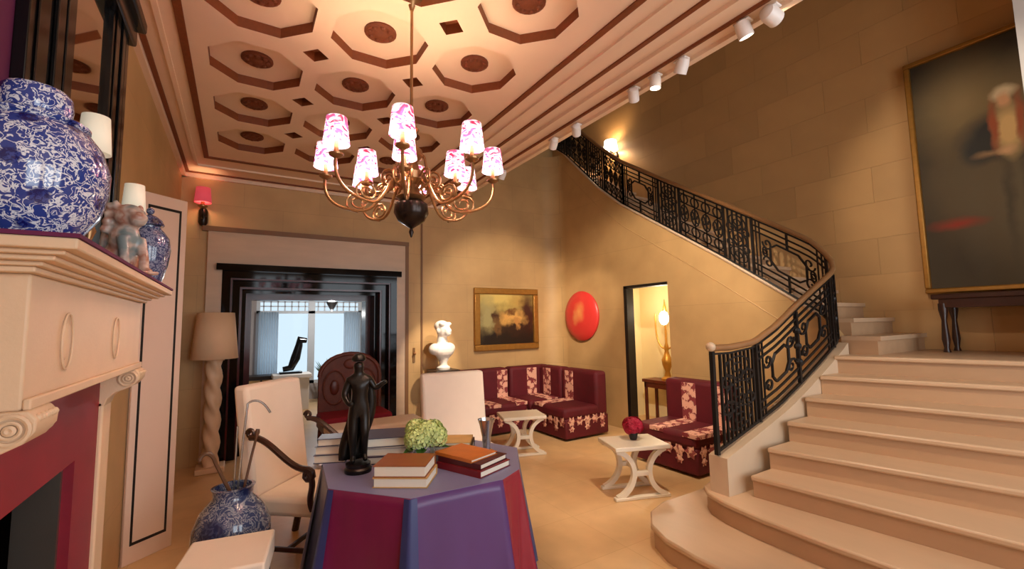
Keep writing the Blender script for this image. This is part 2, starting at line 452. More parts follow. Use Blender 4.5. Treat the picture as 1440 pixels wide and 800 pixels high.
# right wall under the stair: stringer-shaped top, doorway Y 4.0..4.8, z 0..2.13
top = [(1.98, 1.38), (2.15, 1.63), (2.3, 1.734), (2.6, 1.949), (3.2, 2.368), (4.0, 2.893), (4.8, 3.413), (5.3, 3.82), (5.8, 4.324), (6.2, 4.733), (6.5, 4.93)]
def ztop(y):
    for (a, za), (b, zb) in zip(top, top[1:]):
        if a <= y <= b: return za + (zb - za) * (y - a) / (b - a)
    return top[-1][1] if y > top[-1][0] else top[0][1]
NY0, NY1, NZ = 4.0, 4.8, 2.13
wr = MB()
def yz(v): return (XW + v[2], v[0], v[1])
left = [p for p in top if p[0] <= NY0]; mid = [p for p in top if NY0 <= p[0] <= NY1]; rgt = [p for p in top if p[0] >= NY1]
wr.prism([(1.98, 0), (NY0, 0)] + left[::-1], 0, .12, yz)
wr.prism([(NY0, NZ), (NY1, NZ)] + mid[::-1], 0, .12, yz)
wr.prism([(NY1, 0), (6.5, 0)] + rgt[::-1], 0, .12, yz)
wall_right = struct(wr.build('wall_right', 'wall_stone_side', smooth=0), 'honey stone wall under the upper stair flight with small doorway', 'wall')
# raised string course that follows the flight, and its capping
pts = [(y, z - .33) for y, z in top if y > 2.2]
MB().tube([(XW, y, z) for y, z in pts], .007, 6).build('string_moulding', 'wall_stone_side', wall_right)
MB().tube([(XW - .005, y, z) for y, z in top[1:]], .018, 6).build('string_cap', 'curb_stone', wall_right)
# stairwell wall (carries the ashlar blocks), upper walls, upper ceiling, wall behind the camera
wall_far = struct(MB().box(XF + .012, XF + .2, YN, 7.3, 0, 7.5).build('wall_stairwell', 'joint', smooth=0), 'tall golden ashlar wall of the stairwell', 'wall')
BW, BH = .82, .41
blk = None; row = 0; z = 1.26 - BH
cache = {}
while z < 7.3:
    y = YN + (0 if row % 2 == 0 else -BW / 2)
    while y < 7.2:
        a, b = max(y, YN), min(y + BW, 7.3)
        if b > .2 and b - a > .05 and not (z + BH < 1.3 + max(0, (b - 1.6) * .6) and b > 1.7 and z + BH < 4.5 and z + BH < 1.2 + .6 * (a - 1.6)):
            w = round(b - a, 3)
            if w not in cache:
                o = MB().box(-.014, .0, .001, w - .001, .001, BH - .001).build('stone_block', 'ashlar', wall_far, smooth=0, loc=(XF + .013, a, z)); cache[w] = o
            else:
                inst(cache[w], 'stone_block', wall_far, (XF + .013, a, z))
        y += BW
    z += BH; row += 1
struct(MB().box(XW - 5.8, XF + .2, 7.26, 7.4, 4.3, 7.5).build('wall_upper_back', 'pedestal_dark', smooth=0), 'dark panelled wall at the top of the stair', 'wall')
struct(MB().box(XW + .12, XF, 7.26, 7.4, 0, 4.3).build('wall_stair_end', 'plaster', smooth=0))
struct(MB().box(XL - .15, XL, YN, 7.3, 4.3, 7.5).build('wall_upper_left', 'plaster', smooth=0))
struct(MB().box(XL - .15, XF + .2, YN - .15, 7.4, 7.5, 7.6).build('ceiling_upper', 'plaster', smooth=0))
wn = MB(); xs = [(.35, 1.65), (2.25, 3.55), (3.95, 5.25)]
prev = XL - .15
for a, b in xs:
    wn.box(prev, a, YN - .15, YN, 0, 7.5); wn.box(a, b, YN - .15, YN, 0, .8); wn.box(a, b, YN - .15, YN, 3.2, 7.5); prev = b
wn.box(prev, XF + .2, YN - .15, YN, 0, 7.5)
struct(wn.build('wall_front', 'plaster', smooth=0))
for i, (a, b) in enumerate(xs):
    w = struct(MB().box(a, b, YN - .11, YN - .06, .8, .86).box(a, b, YN - .11, YN - .06, 3.14, 3.2).box(a, a + .06, YN - .11, YN - .06, .86, 3.14).box(b - .06, b, YN - .11, YN - .06, .86, 3.14)
               .box((a + b) / 2 - .025, (a + b) / 2 + .025, YN - .11, YN - .06, .86, 3.14).box(a + .06, b - .06, YN - .11, YN - .06, 2.3, 2.35).build('window_%d' % (i + 2), 'window_paint', smooth=0))

# ---- ceiling with octagonal coffers
COLS = [.05, .745, 1.45]; ROWS = [-.15, .595, 1.34, 2.09, 2.83, 3.58, 4.33, 5.10]
OA = .292; OT = OA * math.tan(PI / 8)
OCT = [(OA, -OT), (OA, OT), (OT, OA), (-OT, OA), (-OA, OT), (-OA, -OT), (-OT, -OA), (OT, -OA)]
DR = .085
holes = []
for cx in COLS:
    for cy in ROWS: holes.append(('o', cx, cy))
DXS = [(COLS[0] + COLS[1]) / 2, (COLS[1] + COLS[2]) / 2]
for dx in DXS:
    for a, b in zip(ROWS, ROWS[1:]): holes.append(('d', dx, (a + b) / 2))
bm = bmesh.new()
def loop(pts):
    vs = [bm.verts.new((p[0], p[1], ZC)) for p in pts]
    return [bm.edges.new((vs[i], vs[(i + 1) % len(vs)])) for i in range(len(vs))]
edges = loop([(XL - .1, YN), (XE, YN), (XE, YB), (XL - .1, YB)])
for k, cx, cy in holes:
    if k == 'o': edges += loop([(cx + p[0], cy + p[1]) for p in OCT])
    else: edges += loop([(cx + DR, cy), (cx, cy + DR), (cx - DR, cy), (cx, cy - DR)])
bmesh.ops.triangle_fill(bm, use_beauty=True, use_dissolve=False, edges=edges, normal=(0, 0, -1))
me = bpy.data.meshes.new('ceiling'); bm.to_mesh(me); bm.free(); me.materials.append(MATS['ceiling_cream'])
ceil = bpy.data.objects.new('ceiling', me); COL.objects.link(ceil)
struct(ceil, 'cream coffered ceiling with brown octagonal coffers', 'ceiling')
CD = .07
co = MB(); n8 = len(OCT)
co.add([(p[0], p[1], 0) for p in OCT] + [(p[0], p[1], CD) for p in OCT], [(i, (i + 1) % 8, 8 + (i + 1) % 8, 8 + i) for i in range(8)])
cp = MB().add([(p[0], p[1], CD) for p in OCT], [tuple(range(8))])
ro = MB(); ro.lathe([(.104, CD + .005), (.104, CD - .012), (.09, CD - .02), (.07, CD - .014), (.03, CD - .03), (.008, CD - .034)], 20)
for i in range(8):
    a = i * PI / 4; ro.ball((.068 * math.cos(a), .068 * math.sin(a), CD - .018), (.02, .02, .012), 8, 6)
dm = MB(); D4 = [(DR, 0), (0, DR), (-DR, 0), (0, -DR)]
dm.add([(p[0], p[1], 0) for p in D4] + [(p[0], p[1], CD) for p in D4], [(i, (i + 1) % 4, 4 + (i + 1) % 4, 4 + i) for i in range(4)] + [(4, 5, 6, 7)])
proto = {}
for k, cx, cy in holes:
    if k == 'o':
        if 'o' not in proto:
            c = co.build('coffer', 'ceiling_brown', ceil, smooth=0, loc=(cx, cy, ZC)); p = cp.build('coffer_panel', 'ceiling_panel', c, smooth=0); r = ro.build('rosette', 'rosette_brown', c)
            proto['o'] = (c, p, r)
        else:
            c = inst(proto['o'][0], 'coffer', ceil, (cx, cy, ZC)); inst(proto['o'][1], 'coffer_panel', c); inst(proto['o'][2], 'rosette', c)
    else:
        if 'd' not in proto: proto['d'] = dm.build('diamond_coffer', 'ceiling_brown', ceil, smooth=0, loc=(cx, cy, ZC))
        else: inst(proto['d'], 'diamond_coffer', ceil, (cx, cy, ZC))
def frame_strips(x0, x1, y0, y1, w, d, name, mat):
    MB().box(x0 - w / 2, x0 + w / 2, y0 - w / 2, y1 + w / 2, ZC - d, ZC).build(name, mat, ceil, smooth=0)
    MB().box(x1 - w / 2, x1 + w / 2, y0 - w / 2, y1 + w / 2, ZC - d, ZC).build(name, mat, ceil, smooth=0)
    MB().box(x0 + w / 2, x1 - w / 2, y1 - w / 2, y1 + w / 2, ZC - d, ZC).build(name, mat, ceil, smooth=0)
frame_strips(-.37, 1.965, YN + .1, 5.77, .046, .012, 'brown_moulding', 'ceiling_brown')
frame_strips(-.59, 2.30, YN + .1, 6.40, .034, .012, 'brown_moulding', 'ceiling_brown')
frame_strips(-.48, 2.13, YN + .1, 6.08, .03, .02, 'cream_moulding', 'ceiling_cream')
MB().box(2.44, 2.49, YN, YB, ZC - .03, ZC).build('cream_moulding', 'ceiling_cream', ceil, smooth=0)
MB().box(2.60, 2.62, YN, YB, ZC - .02, ZC).build('track_rail', 'ceiling_brown', ceil, smooth=0)
MB().box(XE - .05, XE, YN, YB, ZC - .03, 4.3).build('fascia', 'ceiling_cream', ceil, smooth=0)
MB().box(XL, XE - .05, YN, YB, ZC + .12, 4.3).build('slab', 'plaster', ceil, smooth=0)
struct(MB().box(XL, XL + .04, YN, YB, ZC - .05, ZC).build('trim_1', 'ceiling_cream', smooth=0))
struct(MB().box(XL, XE, YB - .04, YB, ZC - .05, ZC).build('trim_2', 'ceiling_cream', smooth=0))
# recessed downlight
dl = thing('downlight', 'small recessed ceiling downlight behind the chandelier', 'downlight', (.765, 4.62, ZC))
MB().lathe([(.05, .0), (.05, -.012), (.036, -.012), (.036, .0)], 20, cap=False).build('trim_ring', 'white_metal', dl)
MB().lathe([(.036, -.004), (.001, -.004)], 20, cap=False).build('lens', 'spot_lens', dl)

# ---- doorway trim on the back wall
t3 = MB()
t3.box(-.36, DX0, YB - .05, YB, 0, DZ).box(DX1, 2.10, YB - .05, YB, 0, DZ).box(-.36, 2.10, YB - .05, YB, DZ, 2.80)
struct(t3.build('trim_3', 'travertine', smooth=0), 'pale travertine surround of the black doorway', 'trim')
struct(MB().box(-.42, 2.15, YB - .07, YB, 2.80, 2.86).box(2.10, 2.15, YB - .06, YB, 0, 2.80).build('trim_4', 'door_brown_trim', smooth=0))
struct(MB().box(2.36, 2.385, YB - .02, YB, 0, 3.5).build('trim_5', 'door_brown_trim', smooth=0))
d1 = struct(MB().box(DX0 - .06, DX1 + .05, YB - .13, YB - .05, DZ - .05, DZ + .03).build('door_1', 'black_marble', smooth=0), 'stepped polished black and maroon marble doorway', 'doorway')
steps = [(0, .09, YB - .06, 'black_marble'), (.09, .11, YB - .045, 'maroon_marble'), (.11, .19, YB + .05, 'black_marble'), (.19, .215, YB + .06, 'maroon_marble'), (.215, .26, YB + .2, 'black_marble'), (.26, .33, YB + .45, 'maroon_marble')]
for a, b, y, mt in steps:
    ye = 7.2
    MB().box(DX0 + a, DX0 + b, y, ye, 0, DZ - .05 - b).build('jamb', mt, d1, smooth=0)
    MB().box(DX1 - b, DX1 - a, y, ye, 0, DZ - .05 - b).build('jamb', mt, d1, smooth=0)
    MB().box(DX0 + a, DX1 - a, y, ye, DZ - .05 - b, DZ - .05 - a).build('lintel', mt, d1, smooth=0)

# ---- far room beyond the doorway
struct(MB().box(-1.6, -1.5, 7.2, 11.2, 0, 3).build('wall_far_left', 'far_room_wall', smooth=0))
struct(MB().box(3.4, 3.5, 7.4, 11.2, 0, 3).build('wall_far_right', 'far_room_wall', smooth=0))
struct(MB().box(-1.6, 3.5, 7.4, 11.2, 3, 3.1).build('ceiling_far', 'far_room_wall', smooth=0))
wf = MB(); wx0, wx1, wz0, wz1 = .30, 2.50, .35, 2.42
wf.box(-1.5, wx0, 11, 11.2, 0, 3).box(wx1, 3.4, 11, 11.2, 0, 3).box(wx0, wx1, 11, 11.2, wz1, 3).box(wx0, wx1, 11, 11.2, 0, wz0)
wf.box(-1.5, DX0, 7.2, 7.4, 0, 3).box(DX1, 3.4, 7.2, 7.4, 0, 3).box(DX0, DX1, 7.2, 7.4, DZ, 3)
struct(wf.build('wall_far_end', 'far_room_wall', smooth=0))
win = struct(MB().box(wx0, wx1, 11.0, 11.06, wz0, wz0 + .07).box(wx0, wx1, 11.0, 11.06, wz1 - .06, wz1).box(wx0, wx0 + .07, 11.0, 11.06, wz0, wz1).box(wx1 - .07, wx1, 11.0, 11.06, wz0, wz1)
             .box(1.33, 1.47, 11.0, 11.06, wz0, wz1).box(wx0, wx1, 11.0, 11.06, 1.92, 1.98).build('window_1', 'window_paint', smooth=0), 'tall daylit window with lattice transom in the far room', 'window')
for i in range(1, 16):
    x = wx0 + (wx1 - wx0) * i / 16
    MB().box(x - .012, x + .012, 11.01, 11.05, 1.98, wz1 - .06).build('lattice_bar', 'window_paint', win, smooth=0)
for zz in (2.08, 2.18, 2.28):
    MB().box(wx0, wx1, 11.01, 11.05, zz - .012, zz + .012).build('lattice_bar', 'window_paint', win, smooth=0)
for a, b in ((wx0 + .07, 1.33), (1.47, wx1 - .07)):
    MB().box(a, b, 11.025, 11.03, wz0 + .07, 1.92).build('pane', 'glass', win, smooth=0)
    MB().box(a, b, 11.06, 11.064, 1.98, wz1 - .06).build('pane', 'glass', win, smooth=0)
for k, (a, b, lb) in enumerate(((.34, .72, 'white sheer curtain at the left of the far window'), (2.08, 2.46, 'white sheer curtain at the right of the far window'))):
    cu = MB(); N = 40; vs = []; fs = []
    for i in range(N + 1):
        x = a + (b - a) * i / N; y = 10.9 + .03 * math.sin(i * 1.25)
        vs += [(x, y, .08), (x, y, 1.95)]
    fs = [(2 * i, 2 * i + 2, 2 * i + 3, 2 * i + 1) for i in range(N)]
    o = cu.add(vs, fs).build('sheer_curtain', 'curtain_white'); tag(o, lb, 'curtain')
    sm = o.modifiers.new('solid', 'SOLIDIFY'); sm.thickness = .002

# ------------------------------------------------------------------ staircase
stair = thing('staircase', 'broad cream stone staircase climbing to the right then turning back', 'staircase', (0, 0, 0))
# nose X at the far end (Y 1.93) and at Y .75
NOSE = {3: (3.20, 3.32), 4: (3.44, 3.70), 5: (3.74, 4.00), 6: (4.05, 4.30), 7: (4.33, 4.66), 8: (4.62, 4.90)}
def nose_poly(k, dx):
    a, b = NOSE[k]; s = (b - a) / 1.18
    x0 = b + s * 1.2
    return [(a + dx, 1.93), (a + (b - a) * .5 + dx, 1.34), (b + dx, .75), (x0 + dx, -.45)]
def far_curve(k, dx):
    if k == 1: P = [(2.50, -.45), (2.45, .6), (2.44, 1.4), (2.43, 1.85), (2.46, 2.1), (2.55, 2.3), (2.72, 2.45), (2.95, 2.52), (3.3, 2.52)]
    else: P = [(2.98, -.45), (2.93, .6), (2.91, 1.3), (2.93, 1.75), (2.97, 2.0), (3.03, 2.17), (3.13, 2.27), (3.3, 2.32), (3.5, 2.32)]
    return [(p[0] + dx * max(0, 1 - i / 9), p[1] - dx * (.0 if i < 5 else .6)) for i, p in enumerate(P)]
TT = .04
for k in range(1, 9):
    z1 = k * RIS
    if k <= 2:
        body = far_curve(k, .03); tr = far_curve(k, 0)
        end = [(5.0, body[-1][1] if k == 2 else 2.1), (5.0, -.45)] if False else [(3.6, body[-1][1]), (3.6, -.45)]
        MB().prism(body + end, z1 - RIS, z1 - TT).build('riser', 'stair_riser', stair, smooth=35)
        MB().prism(tr + [(3.6, tr[-1][1]), (3.6, -.45)], z1 - TT, z1).build('tread', 'stair_stone', stair, smooth=35, bevel=.012)
    else:
        xr = XF if k == 8 else 5.3
        body = nose_poly(k, .03); tr = nose_poly(k, 0)
        e = [(xr, -.45), (xr, 1.93)]
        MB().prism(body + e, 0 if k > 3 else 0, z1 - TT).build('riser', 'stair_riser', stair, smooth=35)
        MB().prism(tr + e, z1 - TT, z1).build('tread', 'stair_stone', stair, smooth=0, bevel=.012)
# upper flight
zL = 8 * RIS; y = 1.67; k = 0; rp = tp = None
RU = .168
while zL + (k + 1) * RU < 4.85:
    z1 = zL + (k + 1) * RU; y0 = y + k * .255
    x0 = XW + .12 if y0 > 1.9 else 4.93
    hgt = RU + (.25 if k > 1 else 0)
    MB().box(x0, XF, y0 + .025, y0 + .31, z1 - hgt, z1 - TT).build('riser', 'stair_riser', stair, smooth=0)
    MB().box(x0, XF, y0, y0 + .31, z1 - TT, z1).build('tread', 'stair_stone', stair, smooth=0)
    k += 1
yt = y + k * .255
MB().box(XW + .12, XF, yt, 7.25, 4.3, 4.7).build('upper_landing', 'stair_stone', stair, smooth=0)

# balustrade path: x, y, bottom z, top z
PATH = [(3.08, 2.10, .596, 1.378), (3.3, 2.09, .666, 1.374), (3.6, 2.07, .767, 1.403), (3.9, 2.05, .873, 1.527), (4.2, 2.02, 1.022, 1.701), (4.5, 2.0, 1.172, 1.856),
        (4.75, 1.98, 1.311, 1.981), (4.88, 1.98, 1.38, 2.05), (4.96, 2.02, 1.48, 2.15), (5.0, 2.10, 1.58, 2.26), (5.01, 2.2, 1.66, 2.38), (5.01, 2.3, 1.734, 2.453), (5.01, 2.6, 1.949, 2.657), (5.01, 3.2, 2.368, 3.049), (5.01, 4.0, 2.893, 3.563),
        (5.01, 4.8, 3.413, 4.095), (5.01, 5.3, 3.82, 4.53), (5.0, 5.8, 4.324, 5.02), (4.96, 6.15, 4.68, 5.36), (4.85, 6.4, 4.90, 5.56)]
# lower curb wall that carries the first stretch
cb = MB(); W = .075
lo = [p for p in PATH if p[0] < 4.9 and p[1] < 2.11]
vs = []; fs = []
for i, p in enumerate(lo):
    zb = p[2] - .012
    vs += [(p[0], p[1] - W, 0), (p[0], p[1] + W, 0), (p[0], p[1] + W, zb), (p[0], p[1] - W, zb)]
for i in range(len(lo) - 1):
    o = i * 4
    for a in range(4): fs.append((o + a, o + (a + 1) % 4, o + 4 + (a + 1) % 4, o + 4 + a))
fs += [(3, 2, 1, 0), tuple(len(lo) * 4 - 4 + q for q in range(4))]
cb.add(vs, fs).build('curb', 'curb_stone', stair, smooth=30)
cl = [0.0]
for a, b in zip(PATH, PATH[1:]): cl.append(cl[-1] + math.hypot(b[0] - a[0], b[1] - a[1]))
TOTAL = cl[-1]
def bp(s, v):
    s = min(max(s, 0), TOTAL)
    for i in range(len(cl) - 1):
        if s <= cl[i + 1] + 1e-9:
            t = (s - cl[i]) / (cl[i + 1] - cl[i]); a, b = PATH[i], PATH[i + 1]
            q = [a[j] + (b[j] - a[j]) * t for j in range(4)]
            return Vector((q[0], q[1], q[2] + (q[3] - q[2]) * v))
    q = PATH[-1]; return Vector((q[0], q[1], q[2] + (q[3] - q[2]) * v))
bal = thing('balustrade', 'black wrought iron stair balustrade with panels and wooden handrail', 'balustrade', (0, 0, 0))
N = 90
MB().tube([bp(TOTAL * i / N, 1.0) + Vector((0, 0, .012)) for i in range(N + 1)], [.026] * (N + 1), 10).build('handrail', 'handrail_wood', bal)
MB().tube([bp(TOTAL * i / N, 0.03) for i in range(N + 1)], .014, 4).build('bottom_rail', 'iron', bal)
MB().tube([bp(TOTAL * i / N, 0.955) for i in range(N + 1)], .010, 4).build('top_rail', 'iron', bal)
def poly2(mb, pts, r=.013, sub=6, closed=False):
    P = []
    q = pts + [pts[0]] if closed else pts
    for (s0, v0), (s1, v1) in zip(q, q[1:]):
        for i in range(sub): P.append(bp(s0 + (s1 - s0) * i / sub, v0 + (v1 - v0) * i / sub))
    if not closed: P.append(bp(*q[-1]))
    mb.tube(P, r, 4, closed=closed)
def ring(mb, s, v, rs, rv, r=.011, a0=0, a1=2 * PI, n=14):
    cl_ = abs(a1 - a0 - 2 * PI) < 1e-6
    P = [bp(s + rs * math.cos(a0 + (a1 - a0) * i / n), v + rv * math.sin(a0 + (a1 - a0) * i / n)) for i in range(n if cl_ else n + 1)]
    mb.tube(P, r, 4, closed=cl_)
def spiral(mb, s, v, rs, rv, turns, a0, sgn, r=.011, n=18):
    P = []
    for i in range(n + 1):
        t = i / n; q = 1 - .8 * t; a = a0 + sgn * turns * 2 * PI * t
        P.append(bp(s + rs * q * math.cos(a), v + rv * q * math.sin(a)))
    mb.tube(P, r, 4)
def post(s, r=.018):
    MB().tube([bp(s, .0), bp(s, .5), bp(s, .98)], r, 4).build('post', 'iron', bal, smooth=0)
def cartouche(mb, m, hw, v0, v1, r=.013):
    c = .25
    poly2(mb, [(m - hw, v0 + (v1 - v0) * c), (m - hw * .6, v0), (m + hw * .6, v0), (m + hw, v0 + (v1 - v0) * c), (m + hw, v1 - (v1 - v0) * c), (m + hw * .6, v1), (m - hw * .6, v1), (m - hw, v1 - (v1 - v0) * c)], r, 3, True)
def open_panel(s0, s1, two=False):
    post(s0); post(s1)
    L = s1 - s0; m = (s0 + s1) / 2
    for v in (.13, .23, .77, .86):
        a = MB(); poly2(a, [(s0 + .02, v), (s1 - .02, v)], .011, 10); a.build('cross_bar', 'iron', bal, smooth=0)
    for d in (.045, .085):
        for x in (s0 + d, s1 - d):
            a = MB(); poly2(a, [(x, .05), (x, .95)], .009, 3); a.build('baluster', 'iron', bal, smooth=0)
    b = MB()
    if two:
        poly2(b, [(m, .03), (m, .95)], .02)
        for v in (.3, .5, .7): b.ball(bp(m, v), .034, 8, 6)
        for sg in (-1, 1):
            cartouche(b, m + sg * L * .22, L * .10, .33, .68)
            for sv in (-1, 1):
                spiral(b, m + sg * L * .09, .5 + sv * .16, L * .05, .09, 1.2, 0 if sg < 0 else PI, sg * sv)
                spiral(b, m + sg * L * .37, .5 + sv * .16, L * .05, .09, 1.2, 0 if sg > 0 else PI, -sg * sv)
    else:
        cartouche(b, m, L * .24, .30, .70)
        for sg in (-1, 1):
            for sv in (-1, 1):
                spiral(b, m + sg * L * .28, .5 + sv * .15, L * .07, .10, 1.2, 0 if sg > 0 else PI, -sg * sv)
                ring(b, m + sg * L * .32, .5 + sv * .02, L * .03, .05, .010)
        for sv in (-1, 1): poly2(b, [(m, .5 + sv * .2), (m, .5 + sv * .45)], .014)
    b.build('scroll_ornament', 'iron', bal, smooth=0)
def lattice_panel(s0, s1):
    post(s0); post(s1)
    L = s1 - s0; m = (s0 + s1) / 2
    for v in (.12, .30, .70, .88):
        a = MB(); poly2(a, [(s0, v), (s1, v)], .010, 8); a.build('cross_bar', 'iron', bal, smooth=0)
    b = MB(); n = 4
    for i in range(n):
        x = s0 + L * (i + .5) / n
        poly2(b, [(x, .03), (x, .95)], .010)
        for v in (.21, .5, .79): ring(b, x, v, L / n * .36, .09 if v != .5 else .16, .010)
        for sv in (-1, 1): spiral(b, x + sv * L / n * .22, .5, L / n * .2, .12, 1.1, 0, sv, .009)
    b.build('scroll_ornament', 'iron', bal, smooth=0)
def dense_panel(s0, s1):
    n = max(3, int((s1 - s0) / .05))
    for i in range(1, n):
        MB().tube([bp(s0 + (s1 - s0) * i / n, .03), bp(s0 + (s1 - s0) * i / n, .95)], .0125, 4).build('baluster', 'iron', bal, smooth=0)
    b = MB(); m = (s0 + s1) / 2; L = s1 - s0
    for v in (.22, .5, .78):
        ring(b, m, v, L * .3, .12, .009); ring(b, m, v, L * .12, .05, .009)
    for v in (.36, .64):
        spiral(b, m - L * .25, v, L * .2, .09, 1.2, 0, 1); spiral(b, m + L * .25, v, L * .2, .09, 1.2, PI, -1)
    b.build('rosette_ornament', 'iron', bal, smooth=0)
s = 0.04
post(.0, .022); MB().ball(bp(0, 1.0) + Vector((-.01, 0, .02)), .036).build('newel_knob', 'curb_stone', bal)
widths = [('d', .50), ('t', 1.16), ('d', .26), ('o', .74), ('d', .34), ('l', .62), ('d', .34), ('o', .66), ('l', .4), ('d', .4), ('l', .5), ('d', .6)]
for kind, w in widths:
    e = min(s + w, TOTAL - .01)
    if e - s < .1: break
    {'o': open_panel, 't': lambda a, b: open_panel(a, b, True), 'd': dense_panel, 'l': lattice_panel}[kind](s, e); s = e

# ------------------------------------------------------------------ niche behind the small doorway
struct(MB().box(XW + .12, XF - .05, 3.55, 3.6, 0, 2.25).box(XW + .12, XF - .05, 5.45, 5.5, 0, 2.3).box(XF - .09, XF - .05, 3.6, 5.45, 0, 2.3).box(XW + .12, XF - .05, 3.55, 5.5, 2.25, 2.3).build('wall_niche', 'niche_cream', smooth=0))
d2 = struct(MB().box(XW - .02, XW + .125, NY1 - .06, NY1, 0, NZ).build('door_2', 'screen_black', smooth=0), 'black framed narrow doorway under the stair', 'doorway')
MB().box(XW - .02, XW + .125, NY0, NY1, NZ - .03, NZ + .01).build('head', 'screen_black', d2, smooth=0)
ct = thing('console_table', 'small red-brown console table inside the narrow black doorway', 'table', (5.80, 4.72, 0))
MB().box(-.16, .16, -.42, .42, .62, .67).build('table_top', 'red_wood', ct, bevel=.006)
for sx in (-.12, .12):
    for sy in (-.37, .37): MB().box(sx - .02, sx + .02, sy - .02, sy + .02, 0, .62).build('leg', 'red_wood', ct, bevel=.004)
MB().box(-.14, .14, -.39, .39, .54, .62).build('apron', 'red_wood', ct, smooth=0)
gl = thing('girandole_lamp', 'gilt girandole with glowing globe on the console in the narrow doorway', 'lamp', (5.79, 4.74, .67))
MB().lathe([(.10, 0), (.10, .03), (.05, .06), (.035, .14), (.075, .24), (.085, .32), (.05, .38), (.03, .46), (.045, .50), (.02, .58), (.016, .9)], 18).build('stem', 'gold', gl)
MB().lathe([(.016, .86), (.05, .92), (.02, 1.0), (.035, 1.1), (.012, 1.2), (.004, 1.28)], 14).build('finial', 'gold', gl)
for sg in (-1, 1):
    MB().tube(bez((0, sg * .02, .5), (0, sg * .14, .48), (0, sg * .22, .7), (0, sg * .19, 1.05)), .014, 8).build('arm', 'gold', gl)
MB().ball((-.05, -.02, .98), (.075, .075, .11), 18, 12).build('globe', 'niche_globe', gl)
lamp('girandole_light', 'POINT', (5.62, 4.66, 1.75), 14, WARM2, shadow_soft_size=.08)

# ------------------------------------------------------------------ chandelier
CH = (.815, 2.40, 0)
ch = thing('chandelier', 'brass chandelier with pink and white printed shades hanging from the ceiling', 'chandelier', CH)
MB().lathe([(.004, 2.10), (.014, 2.13), (.008, 2.15), (.03, 2.165), (.075, 2.195), (.098, 2.24), (.092, 2.29), (.06, 2.315)], 24).build('ball_finial', 'dark_bronze', ch)
MB().lathe([(.06, 2.31), (.085, 2.33), (.05, 2.36), (.04, 2.40), (.075, 2.43), (.08, 2.47), (.045, 2.50), (.035, 2.54), (.07, 2.57), (.06, 2.61), (.03, 2.64), (.025, 2.70), (.045, 2.73), (.02, 2.77), (.012, 2.80)], 20).build('body', 'brass', ch)
MB().tube([(0, 0, 2.78), (0, 0, 3.56)], .0085, 8).build('rod', 'brass', ch)
MB().lathe([(.06, 3.565), (.06, 3.54), (.02, 3.50), (.012, 3.47)], 18).build('canopy', 'brass', ch)
sh_i = 0
def chandelier_arm(ang, r, zb, zc, dip):
    global sh_i
    ca, sa = math.cos(ang), math.sin(ang)
    def P(rr, zz): return Vector((rr * ca, rr * sa, zz))
    pts = bez(P(.05, zb), P(r * .35, zb + .14), P(r * .30, dip - .02), P(r * .62, dip), 12) + bez(P(r * .62, dip), P(r * .95, dip + .01), P(r * 1.04, zc - .12), P(r, zc - .02), 10)[1:]
    a = MB().tube(pts, [.0085] * len(pts), 8).build('arm', 'brass', ch)
    sp = []
    for i in range(20):
        t = i / 19; q = .075 * (1 - .75 * t) * (r / .48); aa = -PI / 2 + t * 3.6 * PI
        sp.append(P(r * .62 + q * math.cos(aa), dip + .05 * r / .48 + q * math.sin(aa) * .8))
    MB().tube(sp, .006, 6).build('scroll', 'brass', a)
    MB().lathe([(.004, zc - .04), (.034, zc - .02), (.036, zc - .012), (.012, zc - .005), (.011, zc + .05)], 14, c=(r * ca, r * sa, 0)).build('candle_cup', 'brass', a)
    sh = MB(); n = 24
    sh.lathe([(.064, 0), (.060, .03), (.054, .09), (.049, .135)], n, c=(0, 0, 0), cap=False)
    o = sh.build('shade', SHADES[sh_i % 5], ch, loc=(r * ca, r * sa, zc + .035)); sh_i += 1
    sd = o.modifiers.new('solid', 'SOLIDIFY'); sd.thickness = .002
    MB().ball((0, 0, .05), (.016, .016, .028), 10, 8).build('bulb', 'bulb_glow', o)
    L = lamp('shade_light', 'POINT', (0, 0, .05), 8.5, CHAN, shadow_soft_size=.03)
    L.parent = o
base = math.atan2(-CH[1], -CH[0])
for i in range(8): chandelier_arm(base - R(5) + i * PI / 4, .47, 2.38, 2.46, 2.25)
for i in range(4): chandelier_arm(base + R(-8) + i * PI / 2, .25, 2.55, 2.43, 2.36)
for i in range(10):
    a = i * PI / 5; sp = []
    for q in range(16):
        t = q / 15; rr = .05 * (1 - .7 * t); aa = PI * .9 - t * 3 * PI
        sp.append(((.13 + rr * math.cos(aa)) * math.cos(a), (.13 + rr * math.cos(aa)) * math.sin(a), 2.42 + rr * math.sin(aa) * 1.2))
    MB().tube(sp, .007, 6).build('body_scroll', 'brass', ch)

